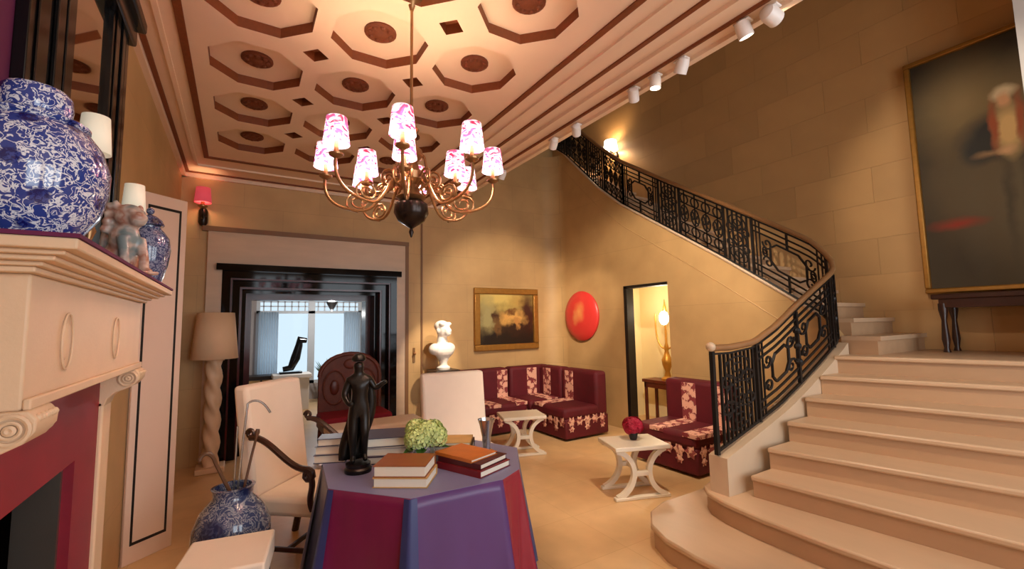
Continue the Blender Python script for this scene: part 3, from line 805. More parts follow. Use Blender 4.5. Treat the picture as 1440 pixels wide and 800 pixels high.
# ------------------------------------------------------------------ ceiling spotlights on the track
def spot(x, y, aim, power, ang, label, r=.042, ln=.11):
    o = thing('spotlight', label, 'spotlight', (x, y, ZC - .02), group='white spotlights along the ceiling edge')
    MB().box(-.03, .03, -.05, .05, -.012, .0).build('track_adapter', 'white_metal', o, bevel=.004)
    hp = Vector((0, 0, -.05))
    MB().tube([(0, 0, -.01), (0, 0, -.03)], .008, 8).build('stem', 'white_metal', o)
    d = (Vector(aim) - (Vector((x, y, ZC - .02)) + hp)).normalized(); q = d.to_track_quat('-Z', 'Y').to_euler()
    h = MB().lathe([(.02, .062), (r * .85, .05), (r, .02), (r, -.05), (r * .9, -.05), (r * .85, -.03)], 20).build('head', 'white_metal', o, loc=hp, rot=q)
    MB().lathe([(r * .86, -.032), (.001, -.030)], 18, cap=False).build('lens', 'spot_lens', h)
    p = Vector((x, y, ZC - .02)) + hp + d * .06
    lamp('spot_beam', 'SPOT', p, power, WARM2, spot_size=R(ang), spot_blend=.6, shadow_soft_size=.03, aim=aim)
spot(2.70, 4.55, (2.53, 6.1, 1.45), 320, 22, 'white ceiling spotlight farthest along the track, by the back wall')
spot(2.68, 3.48, (3.85, 6.5, 1.55), 200, 58, 'white ceiling spotlight just below the upper railing end')
spot(2.68, 3.12, (4.97, 5.77, 1.72), 170, 24, 'lit ceiling spotlight beside the upper railing end')
spot(2.66, 2.38, (4.97, 4.3, 1.4), 260, 75, 'white ceiling spotlight, first of the close trio in mid track')
spot(2.66, 2.16, (2.62, 2.35, .1), 70, 30, 'white ceiling spotlight, middle one of the close trio')
spot(2.66, 1.92, (3.4, 4.2, .1), 130, 60, 'large white ceiling spotlight, nearest one of the close trio', r=.046)
spot(2.68, 1.30, (6.0, 1.1, 2.9), 110, 50, 'pair-like white ceiling spotlight at the top of the picture', r=.05)
spot(2.66, 1.46, (3.9, 1.2, .6), 100, 60, 'second white ceiling spotlight right beside the one at the top of the picture', r=.046)

# ------------------------------------------------------------------ pictures and wall ornaments
def picture(name, label, w, h, mat, fmat, fw, loc, rot):
    o = thing(name, label, 'painting', loc, rot=rot)
    MB().box(-w / 2, w / 2, -.012, .0, -h / 2, h / 2).build('canvas', mat, o, smooth=0)
    for (a, b, c, d) in ((-w / 2 - fw, w / 2 + fw, h / 2, h / 2 + fw), (-w / 2 - fw, w / 2 + fw, -h / 2 - fw, -h / 2), (-w / 2 - fw, -w / 2, -h / 2, h / 2), (w / 2, w / 2 + fw, -h / 2, h / 2)):
        MB().box(a, b, -.05, .012, c, d).build('frame_rail', fmat, o, bevel=.012)
    return o
picture('landscape_painting', 'gold framed cattle landscape painting above the corner sofa', 1.06, .84, 'cattle_painting', 'gilt_frame', .10, (3.885, YB - .02, 1.685), (0, 0, 0))
picture('portrait_painting', 'large dark full-length portrait in thin gilt frame over the landing', 1.75, 2.36, 'portrait_painting', 'gilt_frame', .05, (XF - .06, .70, 3.06), (R(0), 0, R(-90)))
ds = thing('wall_disc', 'round glossy red lacquer disc hung on the wall under the stair', 'wall ornament', (XW - .01, 5.77, 1.715), rot=(0, 0, R(-90)))
dd = MB(); n = 40; prof = [(.415, .0), (.42, -.03), (.40, -.055), (.30, -.085), (.15, -.105), (.012, -.11)]
vs = [(r * math.cos(2 * PI * i / n), y, r * math.sin(2 * PI * i / n)) for r, y in prof for i in range(n)]
fs = [(j * n + i, j * n + (i + 1) % n, (j + 1) * n + (i + 1) % n, (j + 1) * n + i) for j in range(len(prof) - 1) for i in range(n)] + [tuple(range(n)), tuple((len(prof) - 1) * n + i for i in range(n))]
dd.add(vs, fs).build('dish', 'lacquer_disc', ds)

def wall_sconce(name, label, loc, rot, shade, s=1.0, glow=0, cat='sconce'):
    o = thing(name, label, cat, loc, rot=rot)
    MB().lathe([(.03, -.16), (.05, -.12), (.05, .02), (.02, .08)], 12).build('backplate', 'dark_bronze', o)
    MB().tube(bez((0, -.03, -.06), (0, -.10, -.12), (0, -.16, -.08), (0, -.15, .03)), .012, 8).build('arm', 'dark_bronze', o)
    MB().lathe([(.012, .02), (.05, .04), (.052, .05), (.02, .055), (.02, .1)], 14, c=(0, -.15, 0)).build('candle_cup', 'brass', o)
    q = MB().lathe([(.085 * s, .09), (.07 * s, .27)], 24, cap=False).build('shade', shade, o, loc=(0, -.15, 0))
    sd = q.modifiers.new('solid', 'SOLIDIFY'); sd.thickness = .003
    if glow: lamp('sconce_light', 'POINT', Vector(loc) + Vector(Euler(rot).to_matrix() @ Vector((0, -.15, .16))), glow, WARM, shadow_soft_size=.05)
wall_sconce('pink_sconce', 'bronze wall sconce with small pink shade left of the doorway', (-.42, YB - .03, 3.02), (0, 0, 0), 'pink_shade', 1.05, 3)
wall_sconce('upper_sconce', 'glowing white wall sconce beside the top of the stair', (XF - .02, 5.93, 4.78), (0, 0, R(-90)), 'white_glow_shade', 1.6, 14)
# portrait console
pc = thing('landing_console', 'dark wooden console table under the large portrait', 'table', (XF - .24, .65, zL))
MB().box(-.2, .2, -.85, .85, .50, .55).build('table_top', 'dark_wood', pc, bevel=.01)
MB().box(-.18, .18, -.8, .8, .42, .50).build('apron', 'dark_wood', pc, smooth=0)
for sx in (-.15, .15):
    for sy in (-.78, .78): MB().lathe([(.03, 0), (.02, .04), (.032, .12), (.02, .3), (.036, .40), (.036, .46)], 12, c=(sx, sy, 0)).build('leg', 'dark_wood', pc)
# white pier near the right edge
struct(MB().box(5.45, XF, .30, .735, zL, 7.5).build('trim_6', 'white_paint', smooth=0), 'white painted pier at the near side of the landing', 'trim')

# ------------------------------------------------------------------ fireplace
fp = thing('fireplace', 'tall carved stone fireplace with red marble slips on the left wall', 'fireplace', (XL, 2.06, 0))
def wbox(x0, x1, y0, y1, z0, z1):           # world box -> fireplace-local
    return MB().box(x0 - XL, x1 - XL, y0 - 2.06, y1 - 2.06, z0, z1)
# moulded shelf: stepped layers
prof = [(-.385, 1.732, 1.745), (-.37, 1.745, 1.755), (-.345, 1.755, 1.766), (-.325, 1.766, 1.776), (-.30, 1.776, 1.80)]
for i, (xf, z0, z1) in enumerate(prof):
    d = -.30 - xf
    wbox(XL, xf, 1.28 + d, 2.84 - d, z0, z1).build('shelf_moulding' if i < 4 else 'shelf', 'mantel_stone', fp, bevel=.004)
fz = wbox(XL, -.40, 1.40, 2.70, 1.43, 1.732).build('frieze', 'mantel_stone', fp, bevel=.006)
wbox(-.40, -.385, 1.40, 2.70, 1.43, 1.455).build('frieze_fillet', 'mantel_stone', fp, bevel=.004)
for yy in (1.66, 2.22):
    m = MB().ball((-.40 - XL, yy - 2.06, 1.575), (.007, .026, .05), 18, 10)
    m.build('carved_medallion', 'mantel_stone', fp)
    MB().tube([(-.396 - XL, yy - 2.06 + .045 * math.cos(a), 1.575 + .075 * math.sin(a)) for a in [2 * PI * i / 24 for i in range(24)]], .003, 6, closed=True).build('carved_wreath', 'mantel_stone', fp)
# jambs, corbels
for yy, nm in ((1.385, 'near'), (2.56, 'far')):
    wbox(XL, -.485, yy, yy + .14, 0, 1.30).build('jamb', 'mantel_stone', fp, bevel=.008)
    wbox(XL, -.475, yy - .005, yy + .145, 0, .16).build('plinth', 'mantel_stone', fp, bevel=.008)
    c = MB()
    P = []                                     # S-shaped console bracket in the XZ plane
    for (x, z) in [(XL, 1.43), (-.385, 1.43), (-.37, 1.41), (-.372, 1.385), (-.39, 1.36), (-.42, 1.345), (-.45, 1.335), (-.475, 1.31), (-.484, 1.28), (XL, 1.26)]: P.append((x - XL, z))
    c.prism(P, yy - 2.06, yy + .14 - 2.06, lambda v: (v[0], v[2], v[1]))
    k = c.build('corbel', 'mantel_stone', fp, bevel=.004)
    for side, yo in ((-1, yy - .004), (1, yy + .144)):
        for rr, ww in ((.030, .007), (.017, .005), (.006, .008)):
            MB().tube([(-.410 - XL + rr * math.cos(a), yo - 2.06, 1.392 + rr * math.sin(a)) for a in [2 * PI * i / 20 for i in range(20)]], ww * .8, 6, closed=True).build('scroll_ring', 'mantel_stone', k)
    for i in range(5):
        MB().ball((-.374 - XL, yy - 2.06 + .02 + i * .025, 1.412), .009, 8, 6).build('bead', 'mantel_stone', k)
# red slips
wbox(XL, -.50, 1.54, 2.56, 1.13, 1.43).build('marble_slip', 'red_marble', fp, smooth=0)
wbox(XL, -.50, 1.54, 1.66, 0, 1.13).build('marble_slip', 'red_marble', fp, smooth=0)
wbox(XL, -.50, 2.27, 2.56, 0, 1.13).build('marble_slip', 'red_marble', fp, smooth=0)
wbox(XL - .005, -.53, 1.66, 1.68, 0, 1.11).build('steel_edge', 'steel', fp, smooth=0)
wbox(XL - .005, -.53, 2.25, 2.27, 0, 1.11).build('steel_edge', 'steel', fp, smooth=0)
wbox(XL - .12, XL + .004, 1.66, 2.27, 0, 1.13).build('firebox', 'firebox', fp, smooth=0)
# chimney breast
struct(MB().box(XL, -.545, 1.30, 2.86, 1.80, ZC).build('wall_chimney', 'plum', smooth=0), 'plum fabric covered chimney breast above the mantel', 'wall')
mr = thing('overmantel_mirror', 'black framed mirror leaning above the mantel reflecting the ceiling', 'mirror', (-.545, 2.23, 1.82))
MB().box(0, .012, -.22, .25, .10, 1.20).build('mirror_glass', 'mirror_glass', mr, smooth=0)
for a, b in ((-.58, -.22), (.25, .52)):
    g = MB(); 
    w = b - a
    g.box(0, .03, a, b, 0, 1.24).box(.03, .036, a + w * .12, a + w * .34, 0, 1.24).box(.03, .042, a + w * .45, a + w * .62, 0, 1.24).box(.03, .038, a + w * .72, a + w * .92, 0, 1.24)
    g.build('frame_stile', 'black_lacquer', mr, bevel=.004)
MB().box(0, .035, -.58, .52, 0, .09).build('frame_rail', 'black_lacquer', mr, bevel=.006)
MB().box(0, .06, -.60, .55, 1.20, 1.30).build('frame_cornice', 'black_lacquer', mr, bevel=.012)
MB().box(0, .09, -.64, .59, 1.30, 1.36).build('frame_crest', 'black_lacquer', mr, bevel=.012)
# runner along the mantel
rn = MB().box(XL + .11, -.297, 1.277, 2.843, 1.8005, 1.8095).build('mantel_runner', 'plum', smooth=0)
tag(rn, 'thin plum cloth runner along the mantel shelf', 'cloth')

def jar(name, label, loc, sc, prof, mat, lid=None, cat='vase'):
    o = thing(name, label, cat, loc)
    MB().lathe([(r * sc, z * sc) for r, z in prof], 40).build('body', mat, o)
    if lid:
        l = MB().lathe([(r * sc, z * sc) for r, z in lid[:-1]], 30).build('lid', mat, o)
        r, z = lid[-1]; MB().ball((0, 0, z * sc), r * sc, 12, 8).build('knob', mat, l)
    return o
ZM = 1.810
jar('ginger_jar', 'large blue and white porcelain jar at the near end of the mantel', (-.445, 1.50, ZM), .43,
    [(r, z * .9) for r, z in [(.17, 0), (.19, .015), (.22, .06), (.30, .20), (.335, .36), (.34, .50), (.30, .65), (.245, .74), (.225, .765), (.238, .775), (.238, .79), (.175, .81), (.152, .84), (.158, .90), (.152, .97), (.13, 1.0), (.05, 1.005)]], 'porcelain')
jar('lidded_jar', 'small dark blue lidded jar at the far end of the mantel', (-.365, 2.56, ZM), .35,
    [(.12, 0), (.15, .02), (.21, .25), (.235, .45), (.215, .6), (.15, .7), (.12, .73), (.12, .76)], 'porcelain_dark', [(.15, .765), (.155, .78), (.13, .84), (.07, .89), (.03, .91), (.045, .96)])
fd = thing('foo_dog', 'pale glazed pottery lion figurine on the mantel between the jars', 'figurine', (-.385, 2.17, ZM), rz=R(40)); fd.scale = (.9, .9, .93)
g = MB()
g.ball((0, .02, .07), (.055, .075, .07)); g.ball((0, -.01, .14), (.05, .06, .08)); g.ball((0, -.035, .235), (.055, .05, .052)); g.ball((0, -.085, .225), (.034, .034, .026))
g.ball((0, -.085, .205), (.026, .028, .014))
for sx in (-1, 1):
    g.tube([(sx * .032, -.05, .15), (sx * .036, -.075, .07), (sx * .036, -.08, .012)], [.022, .018, .02], 8); g.ball((sx * .036, -.092, .013), (.022, .03, .014))
    g.ball((sx * .05, .03, .05), (.03, .055, .05)); g.ball((sx * .055, -.02, .014), (.02, .045, .014)); g.ball((sx * .045, -.02, .275), (.014, .012, .022)); g.ball((sx * .02, -.078, .25), .012)
    for q in range(4): g.ball((sx * .05, .0 + .01 * q, .27 - q * .03), .018)
g.tube(bez((0, .08, .06), (0, .14, .1), (0, .11, .2), (0, .07, .22)), [.02] * 13, 8)
g.build('body', 'sancai', fd, remesh=.006)
MB().box(-.07, .07, -.12, .10, -.0, .012).build('plinth', 'sancai', fd, bevel=.004)
def candle_lamp(label, loc, h):
    o = thing('candlestick_lamp', label, 'lamp', loc)
    MB().lathe([(.034, 0), (.034, .012), (.013, .03), (.01, .10), (.02, .13), (.01, .16), (.009, h - .13), (.022, h - .12), (.01, h - .10)], 16).build('candlestick', 'brass', o)
    MB().lathe([(.009, h - .10), (.009, h - .03)], 10).build('candle', 'white_lacquer', o)
    q = MB().lathe([(.046, h - .10), (.038, h + .03)], 22, cap=False).build('shade', 'ivory_shade', o)
    sd = q.modifiers.new('solid', 'SOLIDIFY'); sd.thickness = .003
candle_lamp('candlestick lamp with ivory shade half hidden by the large blue jar', (-.445, 2.00, ZM), .50)
candle_lamp('candlestick lamp with ivory shade between the pottery lion and small jar', (-.445, 2.68, ZM), .45)

# ------------------------------------------------------------------ folding screen
sc_ = thing('folding_screen', 'tall cream screen panel with black inner border beyond the fireplace', 'screen', (-.39, 4.30, 0), rz=math.atan2(-.22, -.26))
SW, SH = .325, 2.62                                   # local +X runs from the free edge towards the wall
MB().box(0, SW, -.012, .012, 0, SH).build('panel', 'screen_cream', sc_, bevel=.004)
for (a, b, c, d) in ((.045, .06, .12, SH - .09), (SW - .055, SW - .04, .12, SH - .09), (.06, SW - .055, .12, .14), (.06, SW - .055, SH - .11, SH - .09)):
    MB().box(a, b, -.014, .014, c, d).build('border_strip', 'screen_black', sc_, smooth=0)

# ------------------------------------------------------------------ floor lamp
lp = thing('floor_lamp', 'floor lamp with cream drum shade on a twisted column', 'lamp', (-.235, 6.22, 0))
MB().box(-.14, .14, -.14, .14, 0, .06).build('base', 'twist_cream', lp, bevel=.01)
tw = MB(); n = 20; L = 60; vs = []
for j in range(L + 1):
    zz = .06 + 1.18 * j / L
    for i in range(n):
        a = 2 * PI * i / n; r = .076 + .013 * math.cos(3 * a + j * .50)
        vs.append((r * math.cos(a), r * math.sin(a), zz))
fs = [(j * n + i, j * n + (i + 1) % n, (j + 1) * n + (i + 1) % n, (j + 1) * n + i) for j in range(L) for i in range(n)] + [tuple(range(n))[::-1], tuple(L * n + i for i in range(n))]
tw.add(vs, fs).build('twisted_column', 'twist_cream', lp, smooth=70)
MB().lathe([(.1, 1.24), (.1, 1.26), (.02, 1.28), (.015, 1.5)], 16).build('capital', 'twist_cream', lp)
q = MB().lathe([(.235, 1.26), (.185, 1.79)], 36, cap=False).build('shade', 'lampshade_cream', lp); q.modifiers.new('solid', 'SOLIDIFY').thickness = .004

# ------------------------------------------------------------------ chairs
def armchair(label, loc, rz, arms=True, w=.60, top=1.2):
    o = thing('armchair' if arms else 'side_chair', label, 'chair', loc, rz)     # faces local -Y; origin under the seat centre
    D = .56
    MB().box(-w / 2, w / 2, D / 2 - .06, D / 2 + .05, .44, top).build('backrest', 'white_fabric', o, bevel=.03, seg=3)
    for v in o.children[0].data.vertices:
        if v.co.z > .8: v.co.y += .10
    MB().box(-w / 2, w / 2, -D / 2, D / 2 - .05, .34, .47).build('seat', 'white_fabric', o, bevel=.035, seg=3)
    for sx in (-1, 1):
        x = sx * (w / 2 - .04)
        MB().lathe([(.028, 0), (.034, .04), (.018, .07), (.03, .15), (.018, .2), (.03, .27), (.032, .34)], 12, c=(x, -D / 2 + .05, 0)).build('leg', 'dark_wood', o)
        MB().tube([(x, D / 2 + .03, 0), (x, D / 2 - .01, .2), (x, D / 2 - .01, .36)], .026, 8).build('leg', 'dark_wood', o)
        MB().tube([(x, -D / 2 + .05, .12), (x, D / 2, .12)], .017, 8).build('stretcher', 'dark_wood', o)
        if arms:
            xa = sx * (w / 2 + .015)
            pts = bez((xa, D / 2 - .02, .86), (xa, D / 2 - .16, .88), (xa, -.02, .66), (xa, -D / 2 + .12, .665), 14)
            for i in range(12):
                t = i / 11; rr = .038 * (1 - .6 * t); a = PI / 2 + t * 3 * PI
                pts.append(Vector((xa, -D / 2 + .10 - rr * math.cos(a) * -1 - .0, .665 - .038 + rr * math.sin(a))))
            MB().tube(pts, [.021] * 15 + [.019] * 12, 8).build('arm', 'dark_wood', o)
            sp = [Vector((xa, D / 2 - .02 + .03 * math.cos(a) * (1 - a / 16), .885 + .03 * math.sin(a) * (1 - a / 16))) for a in [i * .5 for i in range(16)]]
            MB().tube(sp, .013, 6).build('arm_scroll', 'dark_wood', o)
            MB().tube(bez((xa, -D / 2 + .10, .64), (xa, -D / 2 + .03, .56), (xa, -D / 2 + .12, .50), (xa * .97, -D / 2 + .07, .40)), .02, 8).build('arm_post', 'dark_wood', o)
    MB().tube([(-w / 2 + .04, 0, .12), (w / 2 - .04, 0, .12)], .017, 8).build('stretcher', 'dark_wood', o)
    return o
# left chair: back runs from (.04,3.6) to (.48,4.1), faces (.75,-.66)
armchair('white upholstered high-back armchair with dark scrolled arms left of the table', (.49, 3.64, 0), R(90 - 41))
armchair('white high-back side chair behind the hydrangea and books', (1.80, 3.79, 0), R(-6), arms=False, w=.64, top=1.13)
st = thing('footstool', 'white upholstered footstool cut by the bottom edge of the picture', 'stool', (-.02, 2.82, 0), rz=R(-10))
MB().box(-.20, .20, -.20, .20, .33, .455).build('cushion', 'white_fabric', st, bevel=.012, seg=3)
for sx in (-.16, .16):
    for sy in (-.16, .16): MB().lathe([(.025, 0), (.018, .1), (.028, .2), (.02, .34)], 10, c=(sx, sy, 0)).build('leg', 'dark_wood', st)
# umbrella jar with canes
jar('cane_jar', 'squat blue-grey porcelain jar on the floor holding canes', (-.0, 3.32, 0), .66,
    [(.2, 0), (.22, .03), (.29, .25), (.325, .48), (.315, .62), (.26, .76), (.19, .84), (.165, .87), (.165, .93), (.18, .96), (.15, .965), (.14, .85), (.0, .84)], 'porcelain_grey', cat='jar')
def cane(label, pts, r, mat, grp=None):
    o = MB().tube(pts, r, 8).build('walking_cane', mat); tag(o, label, 'cane', grp)
cane('dark cane with curved handle leaning left in the blue-grey jar', [(.0, 3.30, .57), (-.05, 3.30, .68), (-.10, 3.30, .80)] + bez((-.10, 3.30, .80), (-.12, 3.30, .87), (-.17, 3.30, .87), (-.18, 3.29, .82), 8)[1:], .011, 'cane_wood')
cane('thin upright silver cane with hooked top in the blue-grey jar', [(.02, 3.33, .57), (.035, 3.33, .8), (.06, 3.35, 1.12)] + bez((.06, 3.35, 1.12), (.09, 3.35, 1.15), (.14, 3.35, 1.15), (.19, 3.35, 1.05), 8)[1:], .007, 'silver')
cane('slim brown cane with round knob in the blue-grey jar', [(.05, 3.34, .57), (.09, 3.36, .78), (.115, 3.37, .90), (.12, 3.37, .93), (.123, 3.37, .95)], [.008, .008, .008, .016, .012], 'cane_wood')
cane('pale straight cane standing in the blue-grey jar', [(.0, 3.36, .57), (.005, 3.37, .75), (.01, 3.38, .98)], .006, 'silver')

# ------------------------------------------------------------------ table with cloth
TC = (1.02, 2.73); TZ = .76
tb = thing('octagonal_table', 'octagonal table hidden under a long blue and purple cloth', 'table', (TC[0], TC[1], 0))
ANG = [R(a) for a in (197, 243, 291, 309, 350, 55, 105, 153)]; TR = .625
o8 = [(TR * .985 * math.cos(a), TR * .985 * math.sin(a)) for a in ANG]
MB().prism(o8, TZ - .035, TZ - .006).build('table_top', 'dark_wood', tb, smooth=0)
MB().lathe([(.28, 0), (.28, .04), (.09, .08), (.07, .3), (.1, .5), (.07, .7), (.2, .725)], 20).build('pedestal', 'dark_wood', tb)
clo = thing('tablecloth', 'long shot silk tablecloth with its sheen painted as panels of blue, purple and crimson', 'tablecloth', (TC[0], TC[1], 0))
topo = [(TR * math.cos(a), TR * math.sin(a)) for a in ANG]
MB().prism(topo, TZ - .004, TZ).build('cloth_top', 'silk_top', clo, smooth=0)
PM = ['silk_crimson', 'silk_purple', 'silk_red', 'silk_navy', 'silk_blue', 'silk_crimson', 'silk_purple', 'silk_blue']  # panel colours paint in the changing sheen of the shot silk
def rad(t, a0, a1, z):
    x0, y0 = TR * math.cos(a0), TR * math.sin(a0); x1, y1 = TR * math.cos(a1), TR * math.sin(a1)
    x, y = x0 + (x1 - x0) * t, y0 + (y1 - y0) * t
    h = (TZ - z) / TZ
    r = math.hypot(x, y); corner = abs(2 * t - 1) ** 4
    flare = 1 + h * (.07 + .15 * corner)
    return x * flare, y * flare
for i in range(8):
    a0 = ANG[i]; a1 = ANG[(i + 1) % 8]
    if a1 < a0: a1 += 2 * PI
    nu, nv = 18, 14; vs = []
    ph = random.random() * 6
    for j in range(nv + 1):
        z = TZ * (1 - j / nv) * .995 + .002
        for u in range(nu + 1):
            t = u / nu; x, y = rad(t, a0, a1, z); h = j / nv
            wv = 1 + .019 * h * math.sin(t * 14 + ph + h * 4.0) * (1 - abs(2 * t - 1) ** 3) + .004 * h * math.sin(t * 31 + ph * 2 - h * 6)
            vs.append((x * wv, y * wv, z))
    fs = [(j * (nu + 1) + u, j * (nu + 1) + u + 1, (j + 1) * (nu + 1) + u + 1, (j + 1) * (nu + 1) + u) for j in range(nv) for u in range(nu)]
    pn = MB().add(vs, fs).build('cloth_panel', PM[i], clo, smooth=60); pn.modifiers.new('solid', 'SOLIDIFY').thickness = .003
# navy godet strips at the corners left of the front crimson panel and left of the front purple one
for a, mt in ((ANG[0], 'silk_navy'), (ANG[1], 'silk_navy'), (ANG[7], 'silk_navy')):
    vs = []; nu, nv = 6, 10; ux, uy = math.cos(a), math.sin(a); px_, py_ = -uy, ux
    for j in range(nv + 1):
        h = j / nv; z = TZ * (1 - h) * .99 + .003; wd_ = .012 + .035 * h + .02
        for u in range(nu + 1):
            t = 2 * u / nu - 1; r = TR * (1 + h * .20) + .006 + .022 * h * (1 - t * t) - .018 * abs(t)
            vs.append((ux * r + px_ * wd_ * t, uy * r + py_ * wd_ * t, z))
    fs = [(j * (nu + 1) + u, j * (nu + 1) + u + 1, (j + 1) * (nu + 1) + u + 1, (j + 1) * (nu + 1) + u) for j in range(nv) for u in range(nu)]
    MB().add(vs, fs).build('cloth_fold', mt, clo, smooth=60)

# books: (label, x, y, z, w, d, h, rot, cover, pages-forward)
def book(label, x, y, z, w, d, h, rot, cover, grp=None, spine_front=False):
    o = thing('book', label, 'book', (x, y, z), R(rot), grp)
    e = .004
    MB().box(-w / 2 + .006, w / 2 - .006, -d / 2 + (.006 if not spine_front else .0), d / 2 - .006, e, h - e).build('pages', 'paper', o, smooth=0)
    c = MB().box(-w / 2, w / 2, -d / 2, d / 2, 0, e).box(-w / 2, w / 2, -d / 2, d / 2, h - e, h)
    if spine_front: c.box(-w / 2, w / 2, -d / 2 - .003, -d / 2 + .002, 0, h)
    else: c.box(-w / 2, w / 2, d / 2 - .002, d / 2 + .003, 0, h)
    c.build('cover', cover, o, smooth=0)
    return z + h
zt = TZ + .001
z1 = book('thick white-paged book, lower of the front pair on the table', .80, 2.43, zt, .29, .23, .050, -35, 'cover_tan')
z1 = book('thick white-paged book with brown cover on top of the front pair', .80, 2.44, z1 + .0005, .28, .23, .058, -35, 'cover_brown')
z2 = book('large red book at the bottom of the right-hand stack', 1.21, 2.43, zt, .34, .27, .036, -68, 'cover_red', spine_front=True)
z2 = book('pale grey paged book second in the right-hand stack', 1.21, 2.44, z2 + .0005, .32, .25, .03, -66, 'cover_maroon', spine_front=True)
z2 = book('flat orange and tan book topping the right-hand stack', 1.18, 2.47, z2 + .0005, .30, .22, .018, -70, 'cover_orange', spine_front=True)
z3 = book('black covered book behind the right-hand stack', 1.26, 2.84, zt, .28, .22, .05, -30, 'cover_black')
z3 = book('tan covered book lying on the black one at the back', 1.25, 2.84, z3 + .0005, .27, .21, .02, -32, 'cover_tan')
z4 = book('small red book behind the hydrangea', 1.13, 3.10, zt, .2, .13, .12, -20, 'cover_red')
z5 = book('dark slate book, lowest of the stack behind the statue', .80, 2.93, zt, .36, .28, .045, -22, 'cover_plum')
z5 = book('grey-white paged book, middle of the stack behind the statue', .82, 2.93, z5 + .0005, .35, .27, .045, -26, 'cover_grey')
z5 = book('black topped slate book, uppermost of the stack behind the statue', .83, 2.95, z5 + .0005, .34, .26, .055, -20, 'cover_slate')
z6 = book('blue-grey book at the bottom of the small stack left of the statue', .53, 3.07, zt, .19, .15, .05, -24, 'cover_slate')
z6 = book('pale paged book in the middle of the stack left of the statue', .53, 3.07, z6 + .0005, .18, .14, .05, -24, 'cover_grey')
z6 = book('slate grey book on top of the stack left of the statue', .54, 3.07, z6 + .0005, .18, .14, .045, -20, 'cover_slate')
# silver vase
sv = thing('silver_vase', 'slim silver trumpet vase at the right of the table books', 'vase', (1.40, 2.62, TZ + .001)); sv.scale = (1.35, 1.35, 1.1)
MB().lathe([(.045, 0), (.045, .01), (.018, .03), (.022, .10), (.034, .17), (.042, .20), (.04, .2), (.02, .1), (.0, .06)], 24).build('body', 'silver', sv)
# hydrangea in a low glass bowl
hy = thing('hydrangea_vase', 'green hydrangea bunch in a low glass bowl among the books', 'flowers', (1.0, 2.69, TZ + .001))
MB().lathe([(.05, 0), (.065, .03), (.07, .07), (.06, .10), (.055, .10), (.064, .07), (.058, .035), (.0, .008)], 24).build('glass_bowl', 'glass', hy)
def flower_ball(parent, name, mat, c, R0, n, size, flat=.8, petals=4):
    g = MB()
    for i in range(n):
        ph = math.acos(1 - 1.7 * (i + .5) / n); th = i * 2.39996 + random.random() * .3
        d = Vector((math.sin(ph) * math.cos(th), math.sin(ph) * math.sin(th), math.cos(ph)))
        bumpr = R0 * (1 + .13 * math.sin(3 * th + 1) * math.sin(2 * ph) + random.uniform(-.06, .06))
        p = Vector(c) + Vector((d.x * bumpr, d.y * bumpr, d.z * bumpr * flat))
        u = d.orthogonal().normalized(); v = d.cross(u); a0 = random.random() * 6
        for k in range(petals):
            a = a0 + k * 2 * PI / petals; t = u * math.cos(a) + v * math.sin(a); w = d.cross(t)
            g.add([p, p + t * size * .6 + w * size * .42 + d * size * .2, p + t * size + d * size * .12, p + t * size * .6 - w * size * .42 + d * size * .2], [(0, 1, 2, 3)])
    return g.build(name, mat, parent, smooth=0)
for cx_, cy_, cz_, cr_ in ((-.06, -.04, .155, .07), (.06, -.03, .15, .07), (.0, .05, .16, .075), (.0, -.05, .195, .068), (-.04, .03, .20, .06), (.07, .04, .18, .06)):
    flower_ball(hy, 'flower_head', 'hydrangea', (cx_, cy_, cz_), cr_, 60, .028)
MB().ball((0, 0, .16), (.09, .09, .06), 14, 9).build('flower_core', 'leaf', hy)
for a in (R(-120), R(-30), R(70), R(200)):
    u = Vector((math.cos(a), math.sin(a), 0)); w = Vector((-u.y, u.x, 0)); p = Vector((0, 0, .10)) + u * .05
    MB().add([p, p + u * .06 + w * .035, p + u * .12 - Vector((0, 0, .02)), p + u * .06 - w * .035], [(0, 1, 2), (0, 2, 3)]).build('leaf', 'leaf', hy, smooth=0)

# bronze statue: one continuous skinned figure
sg_ = thing('bronze_statue', 'dark bronze figure of a standing youth with drapery on the table', 'statue', (.615, 2.74, TZ + .001), rz=R(-10))
MB().lathe([(.075, 0), (.078, .02), (.068, .03), (.07, .05), (.0, .05)], 24).build('base', 'statue_bronze', sg_)
V = [((0, 0, .36), .042), ((.004, .0, .43), .040), ((.006, .0, .49), .050), ((.0, 0, .535), .040), ((-.002, 0, .565), .019),
     ((-.004, -.008, .60), .030), ((-.004, -.008, .635), .026),
     ((-.028, 0, .33), .034), ((-.034, -.012, .21), .024), ((-.03, .004, .08), .014), ((-.032, -.03, .058), .013),
     ((.028, 0, .33), .034), ((.032, -.03, .22), .023), ((.036, .02, .09), .014), ((.04, -.012, .058), .013),
     ((-.055, 0, .525), .022), ((-.085, -.01, .44), .017), ((-.055, -.055, .39), .013), ((-.03, -.065, .40), .012),
     ((.055, 0, .525), .022), ((.095, -.01, .47), .017), ((.13, -.03, .50), .012), ((.155, -.035, .515), .011)]
E_ = [(0, 1), (1, 2), (2, 3), (3, 4), (4, 5), (5, 6), (0, 7), (7, 8), (8, 9), (9, 10), (0, 11), (11, 12), (12, 13), (13, 14), (3, 15), (15, 16), (16, 17), (17, 18), (3, 19), (19, 20), (20, 21), (21, 22)]
me = bpy.data.meshes.new('figure'); me.from_pydata([p for p, r in V], E_, []); me.materials.append(MATS['statue_bronze'])
fg = bpy.data.objects.new('figure', me); COL.objects.link(fg); fg.parent = sg_
fg.modifiers.new('skin', 'SKIN').use_smooth_shade = True
sl = me.skin_vertices[0].data
for i, (p, r) in enumerate(V): sl[i].radius = (r * 1.32, r * 1.15)
